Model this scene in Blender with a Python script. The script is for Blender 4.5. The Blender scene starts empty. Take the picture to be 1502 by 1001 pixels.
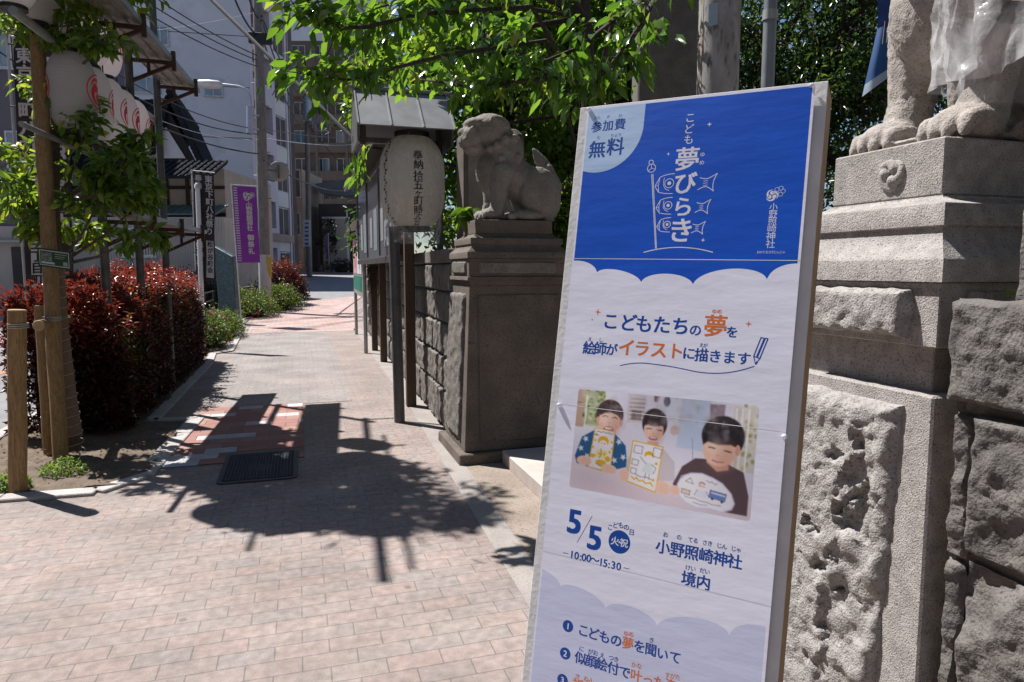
import bpy, bmesh, math, random
import numpy as np
from mathutils import Vector, Matrix, noise
S = bpy.context.scene
COL = S.collection
rnd = random.Random(5)
rng = np.random.default_rng(5)
V = Vector
R_ = math.radians

# ------------------------------------------------------------------ camera, sky, sun
FPX, CX, CY, EYE = 1001.0, 751.0, 500.5, 1.45
PITCH, YAW = R_(6.0165), R_(17.274)
FWD = V((math.sin(YAW)*math.cos(PITCH), math.cos(YAW)*math.cos(PITCH), -math.sin(PITCH)))
RGT = V((math.cos(YAW), -math.sin(YAW), 0))
UPV = RGT.cross(FWD)
cd = bpy.data.cameras.new('camera'); cam = bpy.data.objects.new('camera', cd); COL.objects.link(cam)
cd.lens = 24.0; cd.sensor_width = 36.0; cd.clip_start = 0.05; cd.clip_end = 2000
cam.matrix_world = Matrix((( RGT.x, UPV.x, -FWD.x, 0), (RGT.y, UPV.y, -FWD.y, 0), (RGT.z, UPV.z, -FWD.z, EYE), (0, 0, 0, 1)))
S.camera = cam
SUN_EL, SUN_AZ = R_(58), R_(-40.5)          # azimuth from +Y, clockwise
W = bpy.data.worlds.new('World'); S.world = W; W.use_nodes = True
nt = W.node_tree; bg = nt.nodes['Background']
sky = nt.nodes.new('ShaderNodeTexSky'); sky.sky_type = 'NISHITA'; sky.sun_disc = False
sky.sun_elevation = SUN_EL; sky.sun_rotation = SUN_AZ; sky.air_density = 1.0; sky.dust_density = .6; sky.ozone_density = 3.5
nt.links.new(sky.outputs[0], bg.inputs[0]); bg.inputs[1].default_value = 0.06
ld = bpy.data.lights.new('sun', 'SUN'); sun = bpy.data.objects.new('sun', ld); COL.objects.link(sun)
ld.energy = 5.0; ld.angle = R_(0.53); ld.color = (1.0, 0.955, 0.915)
tosun = V((math.sin(SUN_AZ)*math.cos(SUN_EL), math.cos(SUN_AZ)*math.cos(SUN_EL), math.sin(SUN_EL)))
sun.rotation_euler = tosun.to_track_quat('Z', 'Y').to_euler(); sun.location = (-8, 10, 20)
vs = S.view_settings; vs.view_transform = 'Standard'; vs.look = 'None'; vs.exposure = 0.76; vs.gamma = 1.0
S.render.engine = 'CYCLES'
S.cycles.max_bounces = 6; S.cycles.diffuse_bounces = 3; S.cycles.glossy_bounces = 2; S.cycles.transmission_bounces = 4; S.cycles.transparent_max_bounces = 10
S.cycles.use_denoising = True
S.cycles.caustics_reflective = False; S.cycles.caustics_refractive = False

def tz(y):                                # the street rises gently beyond the shrine
    return max(0.0, min(y, 62.0)-22.0)*0.033
def A(px, py, dep):                       # a point of the photograph at its own distance
    d = FWD*FPX + RGT*(px-CX) + UPV*(CY-py)
    return V((0, 0, EYE)) + d*(dep/FPX)

# ------------------------------------------------------------------ materials
MATS = {}
def lk(t, a, b): t.links.new(a, b)
def mat(name, c1, c2=None, rough=0.65, scale=6.0, bump=0.0, bscale=60.0, metal=0.0, spot=None, spotscale=40.0, coat=0.0, alpha=1.0, detail=6.0, ramp=(0.35, 0.65), spec=0.5, stretch=None, bdist=0.01):
    if name in MATS: return MATS[name]
    m = bpy.data.materials.new(name); m.use_nodes = True; t = m.node_tree; b = t.nodes['Principled BSDF']
    c1 = tuple(c1)+(1,); c2 = tuple(c2)+(1,) if c2 else tuple(min(1, x*0.78) for x in c1[:3])+(1,)
    tc = t.nodes.new('ShaderNodeTexCoord'); src = tc.outputs['Object']
    if stretch:
        mp = t.nodes.new('ShaderNodeMapping'); mp.inputs['Scale'].default_value = stretch; lk(t, src, mp.inputs[0]); src = mp.outputs[0]
    n = t.nodes.new('ShaderNodeTexNoise'); n.inputs['Scale'].default_value = scale; n.inputs['Detail'].default_value = detail; lk(t, src, n.inputs['Vector'])
    r = t.nodes.new('ShaderNodeValToRGB'); r.color_ramp.elements[0].position = ramp[0]; r.color_ramp.elements[1].position = ramp[1]
    r.color_ramp.elements[0].color = c1; r.color_ramp.elements[1].color = c2; lk(t, n.outputs['Fac'], r.inputs[0])
    out = r.outputs[0]
    if spot:
        n2 = t.nodes.new('ShaderNodeTexNoise'); n2.inputs['Scale'].default_value = spotscale; n2.inputs['Detail'].default_value = 3; lk(t, src, n2.inputs['Vector'])
        r2 = t.nodes.new('ShaderNodeValToRGB'); r2.color_ramp.elements[0].position = 0.55; r2.color_ramp.elements[1].position = 0.68
        lk(t, n2.outputs['Fac'], r2.inputs[0])
        mx = t.nodes.new('ShaderNodeMix'); mx.data_type = 'RGBA'; lk(t, r2.outputs[0], mx.inputs[0]); lk(t, out, mx.inputs[6]); mx.inputs[7].default_value = tuple(spot)+(1,)
        out = mx.outputs[2]
    lk(t, out, b.inputs['Base Color'])
    b.inputs['Roughness'].default_value = rough; b.inputs['Metallic'].default_value = metal
    b.inputs['Specular IOR Level'].default_value = spec; b.inputs['Coat Weight'].default_value = coat; b.inputs['Coat Roughness'].default_value = 0.15
    b.inputs['Alpha'].default_value = alpha
    if bump:
        nb = t.nodes.new('ShaderNodeTexNoise'); nb.inputs['Scale'].default_value = bscale; nb.inputs['Detail'].default_value = 5; lk(t, src, nb.inputs['Vector'])
        bp = t.nodes.new('ShaderNodeBump'); bp.inputs['Strength'].default_value = bump; bp.inputs['Distance'].default_value = bdist
        lk(t, nb.outputs['Fac'], bp.inputs['Height']); lk(t, bp.outputs[0], b.inputs['Normal'])
    MATS[name] = m; return m

def leafmat(name, ca, cb, cc=None, trans=0.35, rough=0.38, tcol=None, spec=0.5):
    if name in MATS: return MATS[name]
    m = bpy.data.materials.new(name); m.use_nodes = True; t = m.node_tree; b = t.nodes['Principled BSDF']
    at = t.nodes.new('ShaderNodeAttribute'); at.attribute_name = 'tint'
    r = t.nodes.new('ShaderNodeValToRGB'); e = r.color_ramp.elements; e[0].color = tuple(ca)+(1,); e[1].color = tuple(cb)+(1,)
    if cc: x = e.new(0.93); x.color = tuple(cb)+(1,); e[2].color = tuple(cc)+(1,)
    lk(t, at.outputs['Fac'], r.inputs[0]); lk(t, r.outputs[0], b.inputs['Base Color']); b.inputs['Roughness'].default_value = rough
    b.inputs['Specular IOR Level'].default_value = spec
    tr = t.nodes.new('ShaderNodeBsdfTranslucent'); mx = t.nodes.new('ShaderNodeMixShader'); mx.inputs[0].default_value = trans
    hs = t.nodes.new('ShaderNodeMix'); hs.data_type = 'RGBA'; hs.blend_type = 'MULTIPLY'; hs.inputs[0].default_value = 1.0
    lk(t, r.outputs[0], hs.inputs[6]); hs.inputs[7].default_value = tuple(tcol or (2.6, 2.2, 1.0))+(1,)
    lk(t, hs.outputs[2], tr.inputs[0]); lk(t, b.outputs[0], mx.inputs[1]); lk(t, tr.outputs[0], mx.inputs[2])
    lk(t, mx.outputs[0], t.nodes['Material Output'].inputs[0]); MATS[name] = m; return m

def brickmat(name, ca, cb, mortar, bw, bh, jw, dark=None, rot=0.0, offset=0.5, cc=None):
    m = bpy.data.materials.new(name); m.use_nodes = True; t = m.node_tree; b = t.nodes['Principled BSDF']
    tc = t.nodes.new('ShaderNodeTexCoord'); mp = t.nodes.new('ShaderNodeMapping'); mp.inputs['Rotation'].default_value = (0, 0, rot)
    mp.inputs['Location'].default_value = (0.031, 0.047, 0)
    lk(t, tc.outputs['Object'], mp.inputs[0])
    def br(c1, c2, bias):
        k = t.nodes.new('ShaderNodeTexBrick'); k.offset = offset; k.inputs['Scale'].default_value = 1.0
        k.inputs['Color1'].default_value = tuple(c1)+(1,); k.inputs['Color2'].default_value = tuple(c2)+(1,); k.inputs['Mortar'].default_value = tuple(mortar)+(1,)
        k.inputs['Mortar Size'].default_value = jw; k.inputs['Mortar Smooth'].default_value = 0.3; k.inputs['Bias'].default_value = bias
        k.inputs['Brick Width'].default_value = bw; k.inputs['Row Height'].default_value = bh; lk(t, mp.outputs[0], k.inputs['Vector']); return k
    k = br(ca, cb, 0.0); out = k.outputs['Color']
    n = t.nodes.new('ShaderNodeTexNoise'); n.inputs['Scale'].default_value = 260; n.inputs['Detail'].default_value = 3; lk(t, tc.outputs['Object'], n.inputs['Vector'])
    n2 = t.nodes.new('ShaderNodeTexNoise'); n2.inputs['Scale'].default_value = 1.7; n2.inputs['Detail'].default_value = 8; lk(t, tc.outputs['Object'], n2.inputs['Vector'])
    n3 = t.nodes.new('ShaderNodeTexNoise'); n3.inputs['Scale'].default_value = 24; n3.inputs['Detail'].default_value = 4; lk(t, tc.outputs['Object'], n3.inputs['Vector'])
    for nn, a, bb in ((n, 0.72, 1.28), (n2, 0.76, 1.16), (n3, 0.78, 1.16)):
        mr = t.nodes.new('ShaderNodeMapRange'); mr.inputs[1].default_value = 0.3; mr.inputs[2].default_value = 0.7; mr.inputs[3].default_value = a; mr.inputs[4].default_value = bb
        lk(t, nn.outputs['Fac'], mr.inputs[0])
        mx = t.nodes.new('ShaderNodeMix'); mx.data_type = 'RGBA'; mx.blend_type = 'MULTIPLY'; mx.inputs[0].default_value = 1.0
        lk(t, out, mx.inputs[6]); lk(t, mr.outputs[0], mx.inputs[7]); out = mx.outputs[2]
    vo = t.nodes.new('ShaderNodeTexVoronoi'); vo.inputs['Scale'].default_value = 3.1; lk(t, tc.outputs['Object'], vo.inputs['Vector'])
    mr = t.nodes.new('ShaderNodeMapRange'); mr.inputs[1].default_value = .035; mr.inputs[2].default_value = .06; mr.inputs[3].default_value = .62; mr.inputs[4].default_value = 1.0; lk(t, vo.outputs['Distance'], mr.inputs[0])
    mx = t.nodes.new('ShaderNodeMix'); mx.data_type = 'RGBA'; mx.blend_type = 'MULTIPLY'; mx.inputs[0].default_value = 1.0; lk(t, out, mx.inputs[6]); lk(t, mr.outputs[0], mx.inputs[7]); out = mx.outputs[2]
    k2 = br((1.0,1.0,1.0), (.80,.84,.87), 0.1); mx = t.nodes.new('ShaderNodeMix'); mx.data_type = 'RGBA'; mx.blend_type = 'MULTIPLY'; mx.inputs[0].default_value = .45
    mp2 = t.nodes.new('ShaderNodeMapping'); mp2.inputs['Location'].default_value = (bw*7, bh*12, 0); lk(t, mp.outputs[0], mp2.inputs[0]); lk(t, mp2.outputs[0], k2.inputs['Vector']); k2.inputs['Mortar'].default_value = (1,1,1,1)
    lk(t, out, mx.inputs[6]); lk(t, k2.outputs['Color'], mx.inputs[7]); out = mx.outputs[2]
    lk(t, out, b.inputs['Base Color']); b.inputs['Roughness'].default_value = 0.85
    bp = t.nodes.new('ShaderNodeBump'); bp.inputs['Strength'].default_value = 0.5; bp.inputs['Distance'].default_value = 0.004
    sub = t.nodes.new('ShaderNodeMath'); sub.operation = 'MULTIPLY_ADD'; sub.inputs[1].default_value = 0.25
    inv = t.nodes.new('ShaderNodeMath'); inv.operation = 'SUBTRACT'; inv.inputs[0].default_value = 1.0; lk(t, k.outputs['Fac'], inv.inputs[1])
    lk(t, n.outputs['Fac'], sub.inputs[0]); lk(t, inv.outputs[0], sub.inputs[2]); lk(t, sub.outputs[0], bp.inputs['Height']); lk(t, bp.outputs[0], b.inputs['Normal'])
    MATS[name] = m; return m

def glassmat(name, tint=(0.03, 0.04, 0.05), rough=0.05):
    return mat(name, tint, tint, rough=rough, spec=0.9)

# ------------------------------------------------------------------ objects
ORG = {}
def tag(o, label=None, cat=None, group=None, kind=None):
    if label: o['label'] = label
    if cat: o['category'] = cat
    if group: o['group'] = group
    if kind: o['kind'] = kind
    return o
def thing(name, label, cat, loc, group=None, rz=0.0):
    o = bpy.data.objects.new(name, None); COL.objects.link(o); o.location = loc; o.rotation_euler[2] = rz
    o.empty_display_size = 0.1; ORG[o.name] = V(loc); return tag(o, label, cat, group)
def link_mesh(name, me, parent=None, loc=None):
    o = bpy.data.objects.new(name, me); COL.objects.link(o)
    if parent:
        o.parent = parent; org = ORG[parent.name]
    else:
        org = V(loc) if loc is not None else V((0, 0, 0)); o.location = org
    ORG[o.name] = org
    if org.length > 0: me.transform(Matrix.Translation(-org))
    return o
def copy_tree(o, parent=None, loc=None):
    c = o.copy(); COL.objects.link(c); ORG[c.name] = V(loc) if loc is not None else ORG[o.name]
    if parent: c.parent = parent
    if loc is not None: c.location = loc
    for ch in list(o.children): copy_tree(ch, c)
    return c

class MB:
    def __init__(s): s.v = []; s.f = []; s.m = []
    def add(s, vs, fs, mi=0):
        k = len(s.v); s.v += [tuple(x) for x in vs]; s.f += [tuple(i+k for i in f) for f in fs]; s.m += [mi]*len(fs); return s
    def loft(s, rings, mi=0):                # ((x0,x1,y0,y1), z) from bottom to top
        P = [(r[a], r[b], z) for r, z in rings for a, b in ((0,2),(1,2),(1,3),(0,3))]; n = len(rings)
        return s.add(P, [(0,3,2,1), tuple(4*(n-1)+i for i in range(4))]+[(4*i+j, 4*i+(j+1)%4, 4*i+4+(j+1)%4, 4*i+4+j) for i in range(n-1) for j in range(4)], mi)
    def box(s, x0, x1, y0, y1, z0, z1, mi=0):
        return s.add([(x0,y0,z0),(x1,y0,z0),(x1,y1,z0),(x0,y1,z0),(x0,y0,z1),(x1,y0,z1),(x1,y1,z1),(x0,y1,z1)],
                     [(0,3,2,1),(4,5,6,7),(0,1,5,4),(1,2,6,5),(2,3,7,6),(3,0,4,7)], mi)
    def obox(s, O, a, b, c, mi=0):          # corner O and three edge vectors
        O, a, b, c = V(O), V(a), V(b), V(c)
        if a.cross(b).dot(c) < 0: a, b = b, a
        P = [O, O+a, O+a+b, O+b, O+c, O+a+c, O+a+b+c, O+b+c]
        return s.add(P, [(0,3,2,1),(4,5,6,7),(0,1,5,4),(1,2,6,5),(2,3,7,6),(3,0,4,7)], mi)
    def frust(s, r0, z0, r1, z1, mi=0):     # rects (x0,x1,y0,y1) at two heights
        P = [(r[a], r[b], z) for r, z in ((r0, z0), (r1, z1)) for a, b in ((0,2),(1,2),(1,3),(0,3))]
        return s.add(P, [(0,3,2,1),(4,5,6,7),(0,1,5,4),(1,2,6,5),(2,3,7,6),(3,0,4,7)], mi)
    def bar(s, p, q, w, h, mi=0, up=(0,0,1)):
        p, q = V(p), V(q); d = (q-p).normalized(); u = V(up)
        if abs(d.dot(u)) > 0.98: u = V((0,1,0))
        a = d.cross(u).normalized(); b = a.cross(d)
        return s.obox(p-a*w/2-b*h/2, a*w, b*h, q-p, mi)
    def tube(s, pts, rad, n=8, caps=True, mi=0):
        pts = [V(p) for p in pts]; k = len(s.v); fs = []
        if not hasattr(rad, '__len__'): rad = [rad]*len(pts)
        ref = None; P = []
        for i, p in enumerate(pts):
            d = (pts[min(i+1, len(pts)-1)]-pts[max(i-1, 0)]).normalized()
            if ref is None:
                ref = V((0,0,1)) if abs(d.z) < 0.9 else V((1,0,0))
            a = (ref - d*ref.dot(d)).normalized(); ref = a; b = d.cross(a)
            for j in range(n):
                t = 2*math.pi*j/n; P.append(p + (a*math.cos(t)+b*math.sin(t))*rad[i])
        for i in range(len(pts)-1):
            for j in range(n):
                fs.append((i*n+j, i*n+(j+1)%n, (i+1)*n+(j+1)%n, (i+1)*n+j))
        if caps: fs.append(tuple(range(n-1, -1, -1))); fs.append(tuple(range((len(pts)-1)*n, len(pts)*n)))
        return s.add(P, fs, mi)
    def lathe(s, prof, c, n=24, mi=0, caps=False):
        c = V(c); P = []; fs = []
        for r, z in prof:
            for j in range(n):
                t = 2*math.pi*j/n; P.append((c.x+r*math.cos(t), c.y+r*math.sin(t), c.z+z))
        for i in range(len(prof)-1):
            for j in range(n): fs.append((i*n+j, i*n+(j+1)%n, (i+1)*n+(j+1)%n, (i+1)*n+j))
        if caps: fs.append(tuple(range(n-1,-1,-1))); fs.append(tuple(range((len(prof)-1)*n, len(prof)*n)))
        return s.add(P, fs, mi)
    def prism(s, poly, d, mi=0):            # 3-D polygon swept by d
        n = len(poly); d = V(d); P = [V(p) for p in poly]; P += [p+d for p in P]
        nn = V((0,0,0))
        for i in range(n): nn += P[i].cross(P[(i+1) % n])
        fl = nn.dot(d) > 0
        fs = [tuple(range(n)), tuple(range(2*n-1, n-1, -1))] + [(i, i+n, (i+1)%n+n, (i+1)%n) for i in range(n)]
        if fl: fs = [tuple(reversed(f)) for f in fs]
        return s.add(P, fs, mi)
    def grid(s, fn, nu, nv, mi=0):
        P = [fn(i/nu, j/nv) for j in range(nv+1) for i in range(nu+1)]
        return s.add(P, [(j*(nu+1)+i, j*(nu+1)+i+1, (j+1)*(nu+1)+i+1, (j+1)*(nu+1)+i) for j in range(nv) for i in range(nu)], mi)
    def build(s, name, m, parent=None, loc=None, smooth=None, bevel=0.0, seg=1):
        me = bpy.data.meshes.new(name); me.from_pydata(s.v, [], s.f); me.update()
        for x in (m if isinstance(m, (list, tuple)) else [m]): me.materials.append(x)
        if any(s.m): me.polygons.foreach_set('material_index', s.m)
        if bevel:
            bm = bmesh.new(); bm.from_mesh(me)
            es = [e for e in bm.edges if len(e.link_faces) == 2 and e.calc_face_angle(0) > 0.6]
            bmesh.ops.bevel(bm, geom=es, offset=bevel, segments=seg, affect='EDGES', clamp_overlap=True); bm.to_mesh(me); bm.free()
        if smooth:
            me.polygons.foreach_set('use_smooth', [True]*len(me.polygons))
            if smooth is not True: me.set_sharp_from_angle(angle=R_(smooth))
        if parent is None and loc is None:
            a = np.array(s.v); loc = ((a[:,0].min()+a[:,0].max())/2, (a[:,1].min()+a[:,1].max())/2, a[:,2].min())
        return link_mesh(name, me, parent, loc)

# lettering ---------------------------------------------------------
GL = {}
_cu = bpy.data.curves.new('glyph', 'FONT'); _to = bpy.data.objects.new('glyph', _cu); COL.objects.link(_to); _cu.size = 1.0; _cu.resolution_u = 3
def glyph(ch, bold):
    k = (ch, bold)
    if k not in GL:
        _cu.body = ch; _cu.offset = bold; _to.update_tag(); bpy.context.view_layer.update()
        me = bpy.data.meshes.new_from_object(_to.evaluated_get(bpy.context.evaluated_depsgraph_get()))
        vs = [(v.co.x, v.co.y) for v in me.vertices]; fs = [tuple(p.vertices) for p in me.polygons]; bpy.data.meshes.remove(me)
        xs = [a for a, _ in vs] or [0]; cx = (min(xs)+max(xs))/2 if ch.isascii() else 0.5
        GL[k] = ([(a-cx, b-0.36) for a, b in vs], fs)
    return GL[k]
def letters(mb, rows, fn, bold=0.02, mi=0, wide=1.0, lift=None):       # rows of (char, u, v, size); v runs down; heavier strokes are overprints
    for ch, u, v, s in rows:
        vs, fs = glyph(ch, 0.0); k = s/0.92
        for q, (dx, dy) in enumerate([(0, 0)] if bold <= 0 else [(-1,-.6),(1,-.6),(-1,.6),(1,.6),(0,0)]):
            P = [V(fn(u+(a+dx*bold)*k*wide, v-(b+dy*bold)*k)) for a, b in vs]
            if lift and q: P = [p+lift*q for p in P]
            mb.add(P, fs, mi)
def column(txt, u, v0, size, pitch): return [(c, u, v0+i*pitch, size) for i, c in enumerate(txt) if c != ' ']

def commas(R, n=14):                                        # the three-comma crest as 2-D strips
    out = []
    for k in range(3):
        t0 = k*2*math.pi/3 + 0.5; hx, hy, hr = 0.42*R*math.cos(t0), 0.42*R*math.sin(t0), 0.31*R
        out.append([(hx+hr*math.cos(2*math.pi*i/n), hy+hr*math.sin(2*math.pi*i/n)) for i in range(n)])
        st = []
        for i in range(13):
            q = i/12; t = t0+q*2.35; rr = R*(0.50+0.40*min(1, q*1.6)); w = 0.27*R*(1-q)**0.8
            st.append(((rr-w)*math.cos(t), (rr-w)*math.sin(t), (rr+w*0.7)*math.cos(t), (rr+w*0.7)*math.sin(t)))
        for a, b in zip(st, st[1:]): out.append([(a[0],a[1]),(a[2],a[3]),(b[2],b[3]),(b[0],b[1])])
    return out

# foliage ---------------------------------------------------------
def leaves(name, P, D, N, L, Wd, m, parent, loc=None, full=False, fold=0.22, droop=0.18, tint=None):
    P, D, N = (np.asarray(x, float) for x in (P, D, N)); n = len(P); L = np.broadcast_to(L, n)[:, None]; Wd = np.broadcast_to(Wd, n)[:, None]
    D = D/np.linalg.norm(D, axis=1)[:, None]; Sd = np.cross(D, N); Sd /= np.linalg.norm(Sd, axis=1)[:, None]+1e-9; N = np.cross(Sd, D)
    if full:
        m1 = P+D*L*.3; m2 = P+D*L*.66-N*L*droop*.35; tip = P+D*L-N*L*droop
        vs = [P, m1, m2, tip, m1+Sd*Wd*.46+N*Wd*fold, m2+Sd*Wd*.40+N*Wd*fold, m1-Sd*Wd*.46+N*Wd*fold, m2-Sd*Wd*.40+N*Wd*fold]
        tri = [(0,4,1),(0,1,6),(1,4,5),(1,5,2),(6,1,2),(6,2,7),(5,3,2),(2,3,7)]
    else:
        md = P+D*L*.45
        vs = [P, md+Sd*Wd*.5+N*Wd*fold, P+D*L-N*L*droop, md-Sd*Wd*.5+N*Wd*fold]; tri = [(0,1,2),(0,2,3)]
    k = len(vs); co = np.stack(vs, 1).reshape(-1, 3); org = np.array(ORG[parent.name] if parent else (loc or (0,0,0))); co = co-org
    idx = (np.arange(n)[:, None, None]*k+np.array(tri)[None]).reshape(-1, 3)
    me = bpy.data.meshes.new(name); me.vertices.add(len(co)); me.vertices.foreach_set('co', co.ravel())
    me.loops.add(idx.size); me.loops.foreach_set('vertex_index', idx.ravel().astype(np.int32))
    me.polygons.add(len(idx)); me.polygons.foreach_set('loop_start', np.arange(0, idx.size, 3, dtype=np.int32)); me.polygons.foreach_set('loop_total', np.full(len(idx), 3, np.int32))
    me.update(calc_edges=True); me.polygons.foreach_set('use_smooth', np.ones(len(idx), bool))
    a = me.attributes.new('tint', 'FLOAT', 'POINT'); tn = rng.random(n) if tint is None else np.asarray(tint); a.data.foreach_set('value', np.repeat(tn, k).astype(np.float32))
    me.materials.append(m); o = bpy.data.objects.new(name, me); COL.objects.link(o)
    if parent: o.parent = parent
    else: o.location = org
    ORG[o.name] = V(org); return o
def unit(a): return a/(np.linalg.norm(a, axis=1)[:, None]+1e-9)
def clump(center, rad, n, sub=14, sig=0.16, shell=0.55):    # uneven leaf positions inside an ellipsoid
    c = np.array(center); r = np.array(rad)
    d = unit(rng.normal(size=(sub, 3)))*(rng.random((sub, 1))**(1/3)*(1-shell)+shell*rng.random((sub,1))**.35)
    w = rng.random(sub)**1.5+.1; pick = rng.choice(sub, n, p=w/w.sum())
    p = d[pick]+rng.normal(size=(n, 3))*sig; return c+p*r, c+d*r
def leafdirs(P, center, up=0.7, out=0.6, droop=0.35):
    n = len(P); o = unit(P-np.array(center)); D = unit(o*out+rng.normal(size=(n,3))*.6+np.array([0,0,-droop])); N = unit(rng.normal(size=(n,3))*.55+np.array([0,0,up])+o*.3); return D, N
def tree(name, label, cat, trunk, blobs, n, L, asp, m, bark, group=None, full=False, sub=14, sig=0.16, trunk_r=0.1, limbs=True, droop=0.35):
    base = V(trunk[0]); t = thing(name, label, cat, base, group); mb = MB(); k = len(trunk)
    mb.tube(trunk, [trunk_r*(1-.6*i/max(1, k-1)) for i in range(k)], 9)
    PP, DD, NN = [], [], []; vol = np.array([b[1][0]*b[1][1]*b[1][2] for b in blobs])**.75; vol = vol/vol.sum()
    for (c, r), w in zip(blobs, vol):
        P, subc = clump(c, r, max(30, int(n*w)), sub, sig); D, N = leafdirs(P, c, droop=droop); PP.append(P); DD.append(D); NN.append(N)
        if limbs:
            tp = [V(q) for q in trunk]; j = min(range(max(1, k//2), k), key=lambda i: (tp[i]-V(c)).length); a = tp[j]; cc = V(c); mid = (a+cc)/2+V((rnd.uniform(-.1,.1), rnd.uniform(-.1,.1), -.12))*(cc-a).length*.5
            r0 = trunk_r*.42; mb.tube([a, mid, cc], [r0, r0*.7, r0*.4], 6)
            for q in subc[::2]: mb.tube([cc, (cc+V(q))/2+V((0,0,.04)), V(q)], [r0*.35, r0*.22, r0*.08], 4, False)
    mb.build('trunk', bark, t, smooth=True)
    P = np.concatenate(PP); leaves('crown', P, np.concatenate(DD), np.concatenate(NN), L*(.65+.6*rng.random(len(P))), L*asp*(.75+.4*rng.random(len(P))), m, t, full=full)
    return t

# rough stone ---------------------------------------------------------
def rough(mb, O, u, v, n, w, h, depth, cell, amp, freq, seed, edge=0.03, jit=0.01, big=0.0, mi=0, back=-0.01, zone=None):
    O, u, v, n = V(O), V(u).normalized(), V(v).normalized(), V(n).normalized(); nu, nv = max(3, int(w/cell)), max(3, int(h/cell)); P = []
    for j in range(nv+1):
        for i in range(nu+1):
            s, t = i/nu*w, j/nv*h; e = min(s, w-s, t, h-t); q = O+u*s+v*t; sd = V((seed*7.3, seed*3.1, seed*1.7))
            if i in (0, nu) or j in (0, nv): d = back; jx = 0
            else:
                k = min(1, e/edge); k = k*(2-k); nz = noise.fractal(q*freq+sd, 0.75, 2.1, 6)
                d = depth*k + amp*nz*(.35+.65*k)
                if big and zone:
                    e_ = s/w-zone+.22*noise.fractal(q*4.5+sd, .75, 2.1, 5); g = min(1, max(0, e_/.03))
                    g2 = noise.fractal(q*8+sd, .8, 2.1, 5)*.60-.50+.42*math.exp(-((s/w-zone-.05)/.2)**2)-.25*math.exp(-((t/h-.98)/.10)**2)
                    d += k*(.006*noise.noise(q*6)-big*g*(.75+.9*noise.noise(q*7+sd)+.35*noise.noise(q*19))-.020*min(1, max(0, g2/.06)))
                elif big: d -= big*max(0, noise.noise(q*freq*.33+sd)-.12)*k*2.2
            x = noise.noise_vector(q*freq*1.3+sd)*jit; P.append(q+n*d+u*x.x+v*x.y)
    f = [(j*(nu+1)+i, j*(nu+1)+i+1, (j+1)*(nu+1)+i+1, (j+1)*(nu+1)+i) for j in range(nv) for i in range(nu)]
    if u.cross(v).dot(n) < 0: f = [tuple(reversed(x)) for x in f]
    mb.add(P, f, mi)

# melted blobs ---------------------------------------------------------
_ico = {}
def ico(sub=2):
    if sub not in _ico:
        bm = bmesh.new(); bmesh.ops.create_icosphere(bm, subdivisions=sub, radius=1); bm.verts.ensure_lookup_table()
        _ico[sub] = ([v.co.copy() for v in bm.verts], [tuple(v.index for v in f.verts) for f in bm.faces]); bm.free()
    return _ico[sub]
def ball(mb, c, r, rot=None, sub=2):
    c = V(c); r = V((r, r, r)) if not hasattr(r, '__len__') else V(r); vs, fs = ico(sub)
    P = [V((v.x*r.x, v.y*r.y, v.z*r.z)) for v in vs]
    if rot is not None: P = [rot @ p for p in P]
    mb.add([c+p for p in P], fs)
def chain(mb, pts, rad):
    for (p, r), (q, s) in zip(zip(pts, rad), zip(pts[1:], rad[1:])):
        p, q = V(p), V(q); n = max(2, int((q-p).length/(min(r, s)*.3))+1)
        for i in range(n+1): ball(mb, p.lerp(q, i/n), r+(s-r)*i/n)
def melt(mb, voxel, smooth_it, name, m, parent=None, loc=None, rough_amp=0.0, rough_f=30.0):
    me = bpy.data.meshes.new('t'); me.from_pydata(mb.v, [], mb.f); o = bpy.data.objects.new('t', me); COL.objects.link(o)
    r = o.modifiers.new('r', 'REMESH'); r.mode = 'VOXEL'; r.voxel_size = voxel
    if smooth_it: q = o.modifiers.new('s', 'SMOOTH'); q.factor = 0.5; q.iterations = smooth_it
    bpy.context.view_layer.update()
    me2 = bpy.data.meshes.new_from_object(o.evaluated_get(bpy.context.evaluated_depsgraph_get())); bpy.data.objects.remove(o); bpy.data.meshes.remove(me)
    me2.name = name; me2.materials.clear(); me2.materials.append(m)
    if rough_amp:
        ns = [v.normal.copy() for v in me2.vertices]
        for v, k in zip(me2.vertices, ns): v.co += k*(rough_amp*noise.fractal(v.co*rough_f, .8, 2.0, 4))
    me2.polygons.foreach_set('use_smooth', [True]*len(me2.polygons)); me2.update()
    return link_mesh(name, me2, parent, loc)

# ================================================================== GROUND
asphalt = mat('asphalt', (.17,.17,.175), (.23,.23,.235), rough=.9, scale=3, spot=(.3,.3,.3), spotscale=300, bump=.3, bscale=400)
pav_near = brickmat('brick_pavers', (.305,.235,.208), (.272,.236,.217), (.17,.145,.135), .2, .1, .0028)
pav_grey = brickmat('grey_pavers', (.285,.245,.225), (.26,.238,.226), (.17,.14,.13), .2, .1, .003, rot=0, offset=.5)
pav_far = brickmat('red_pavers', (.44,.27,.235), (.42,.35,.32), (.2,.16,.15), .24, .12, .004)
concrete = mat('concrete', (.33,.30,.275), (.26,.24,.225), rough=.9, scale=4, spot=(.2,.18,.17), spotscale=120, bump=.25, bscale=200)
apronm = mat('tan_concrete', (.30,.25,.205), (.215,.175,.145), rough=.9, scale=2.5, spot=(.15,.12,.1), spotscale=60, bump=.3, bscale=150)
granite_pale = mat('pale_granite', (.52,.46,.42), (.44,.38,.35), rough=.8, scale=5, spot=(.3,.26,.24), spotscale=180, bump=.15, bscale=300)
soil = mat('soil', (.085,.065,.05), (.15,.115,.085), rough=1, scale=9, bump=.8, bscale=40, spot=(.2,.15,.1), spotscale=70)

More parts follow.
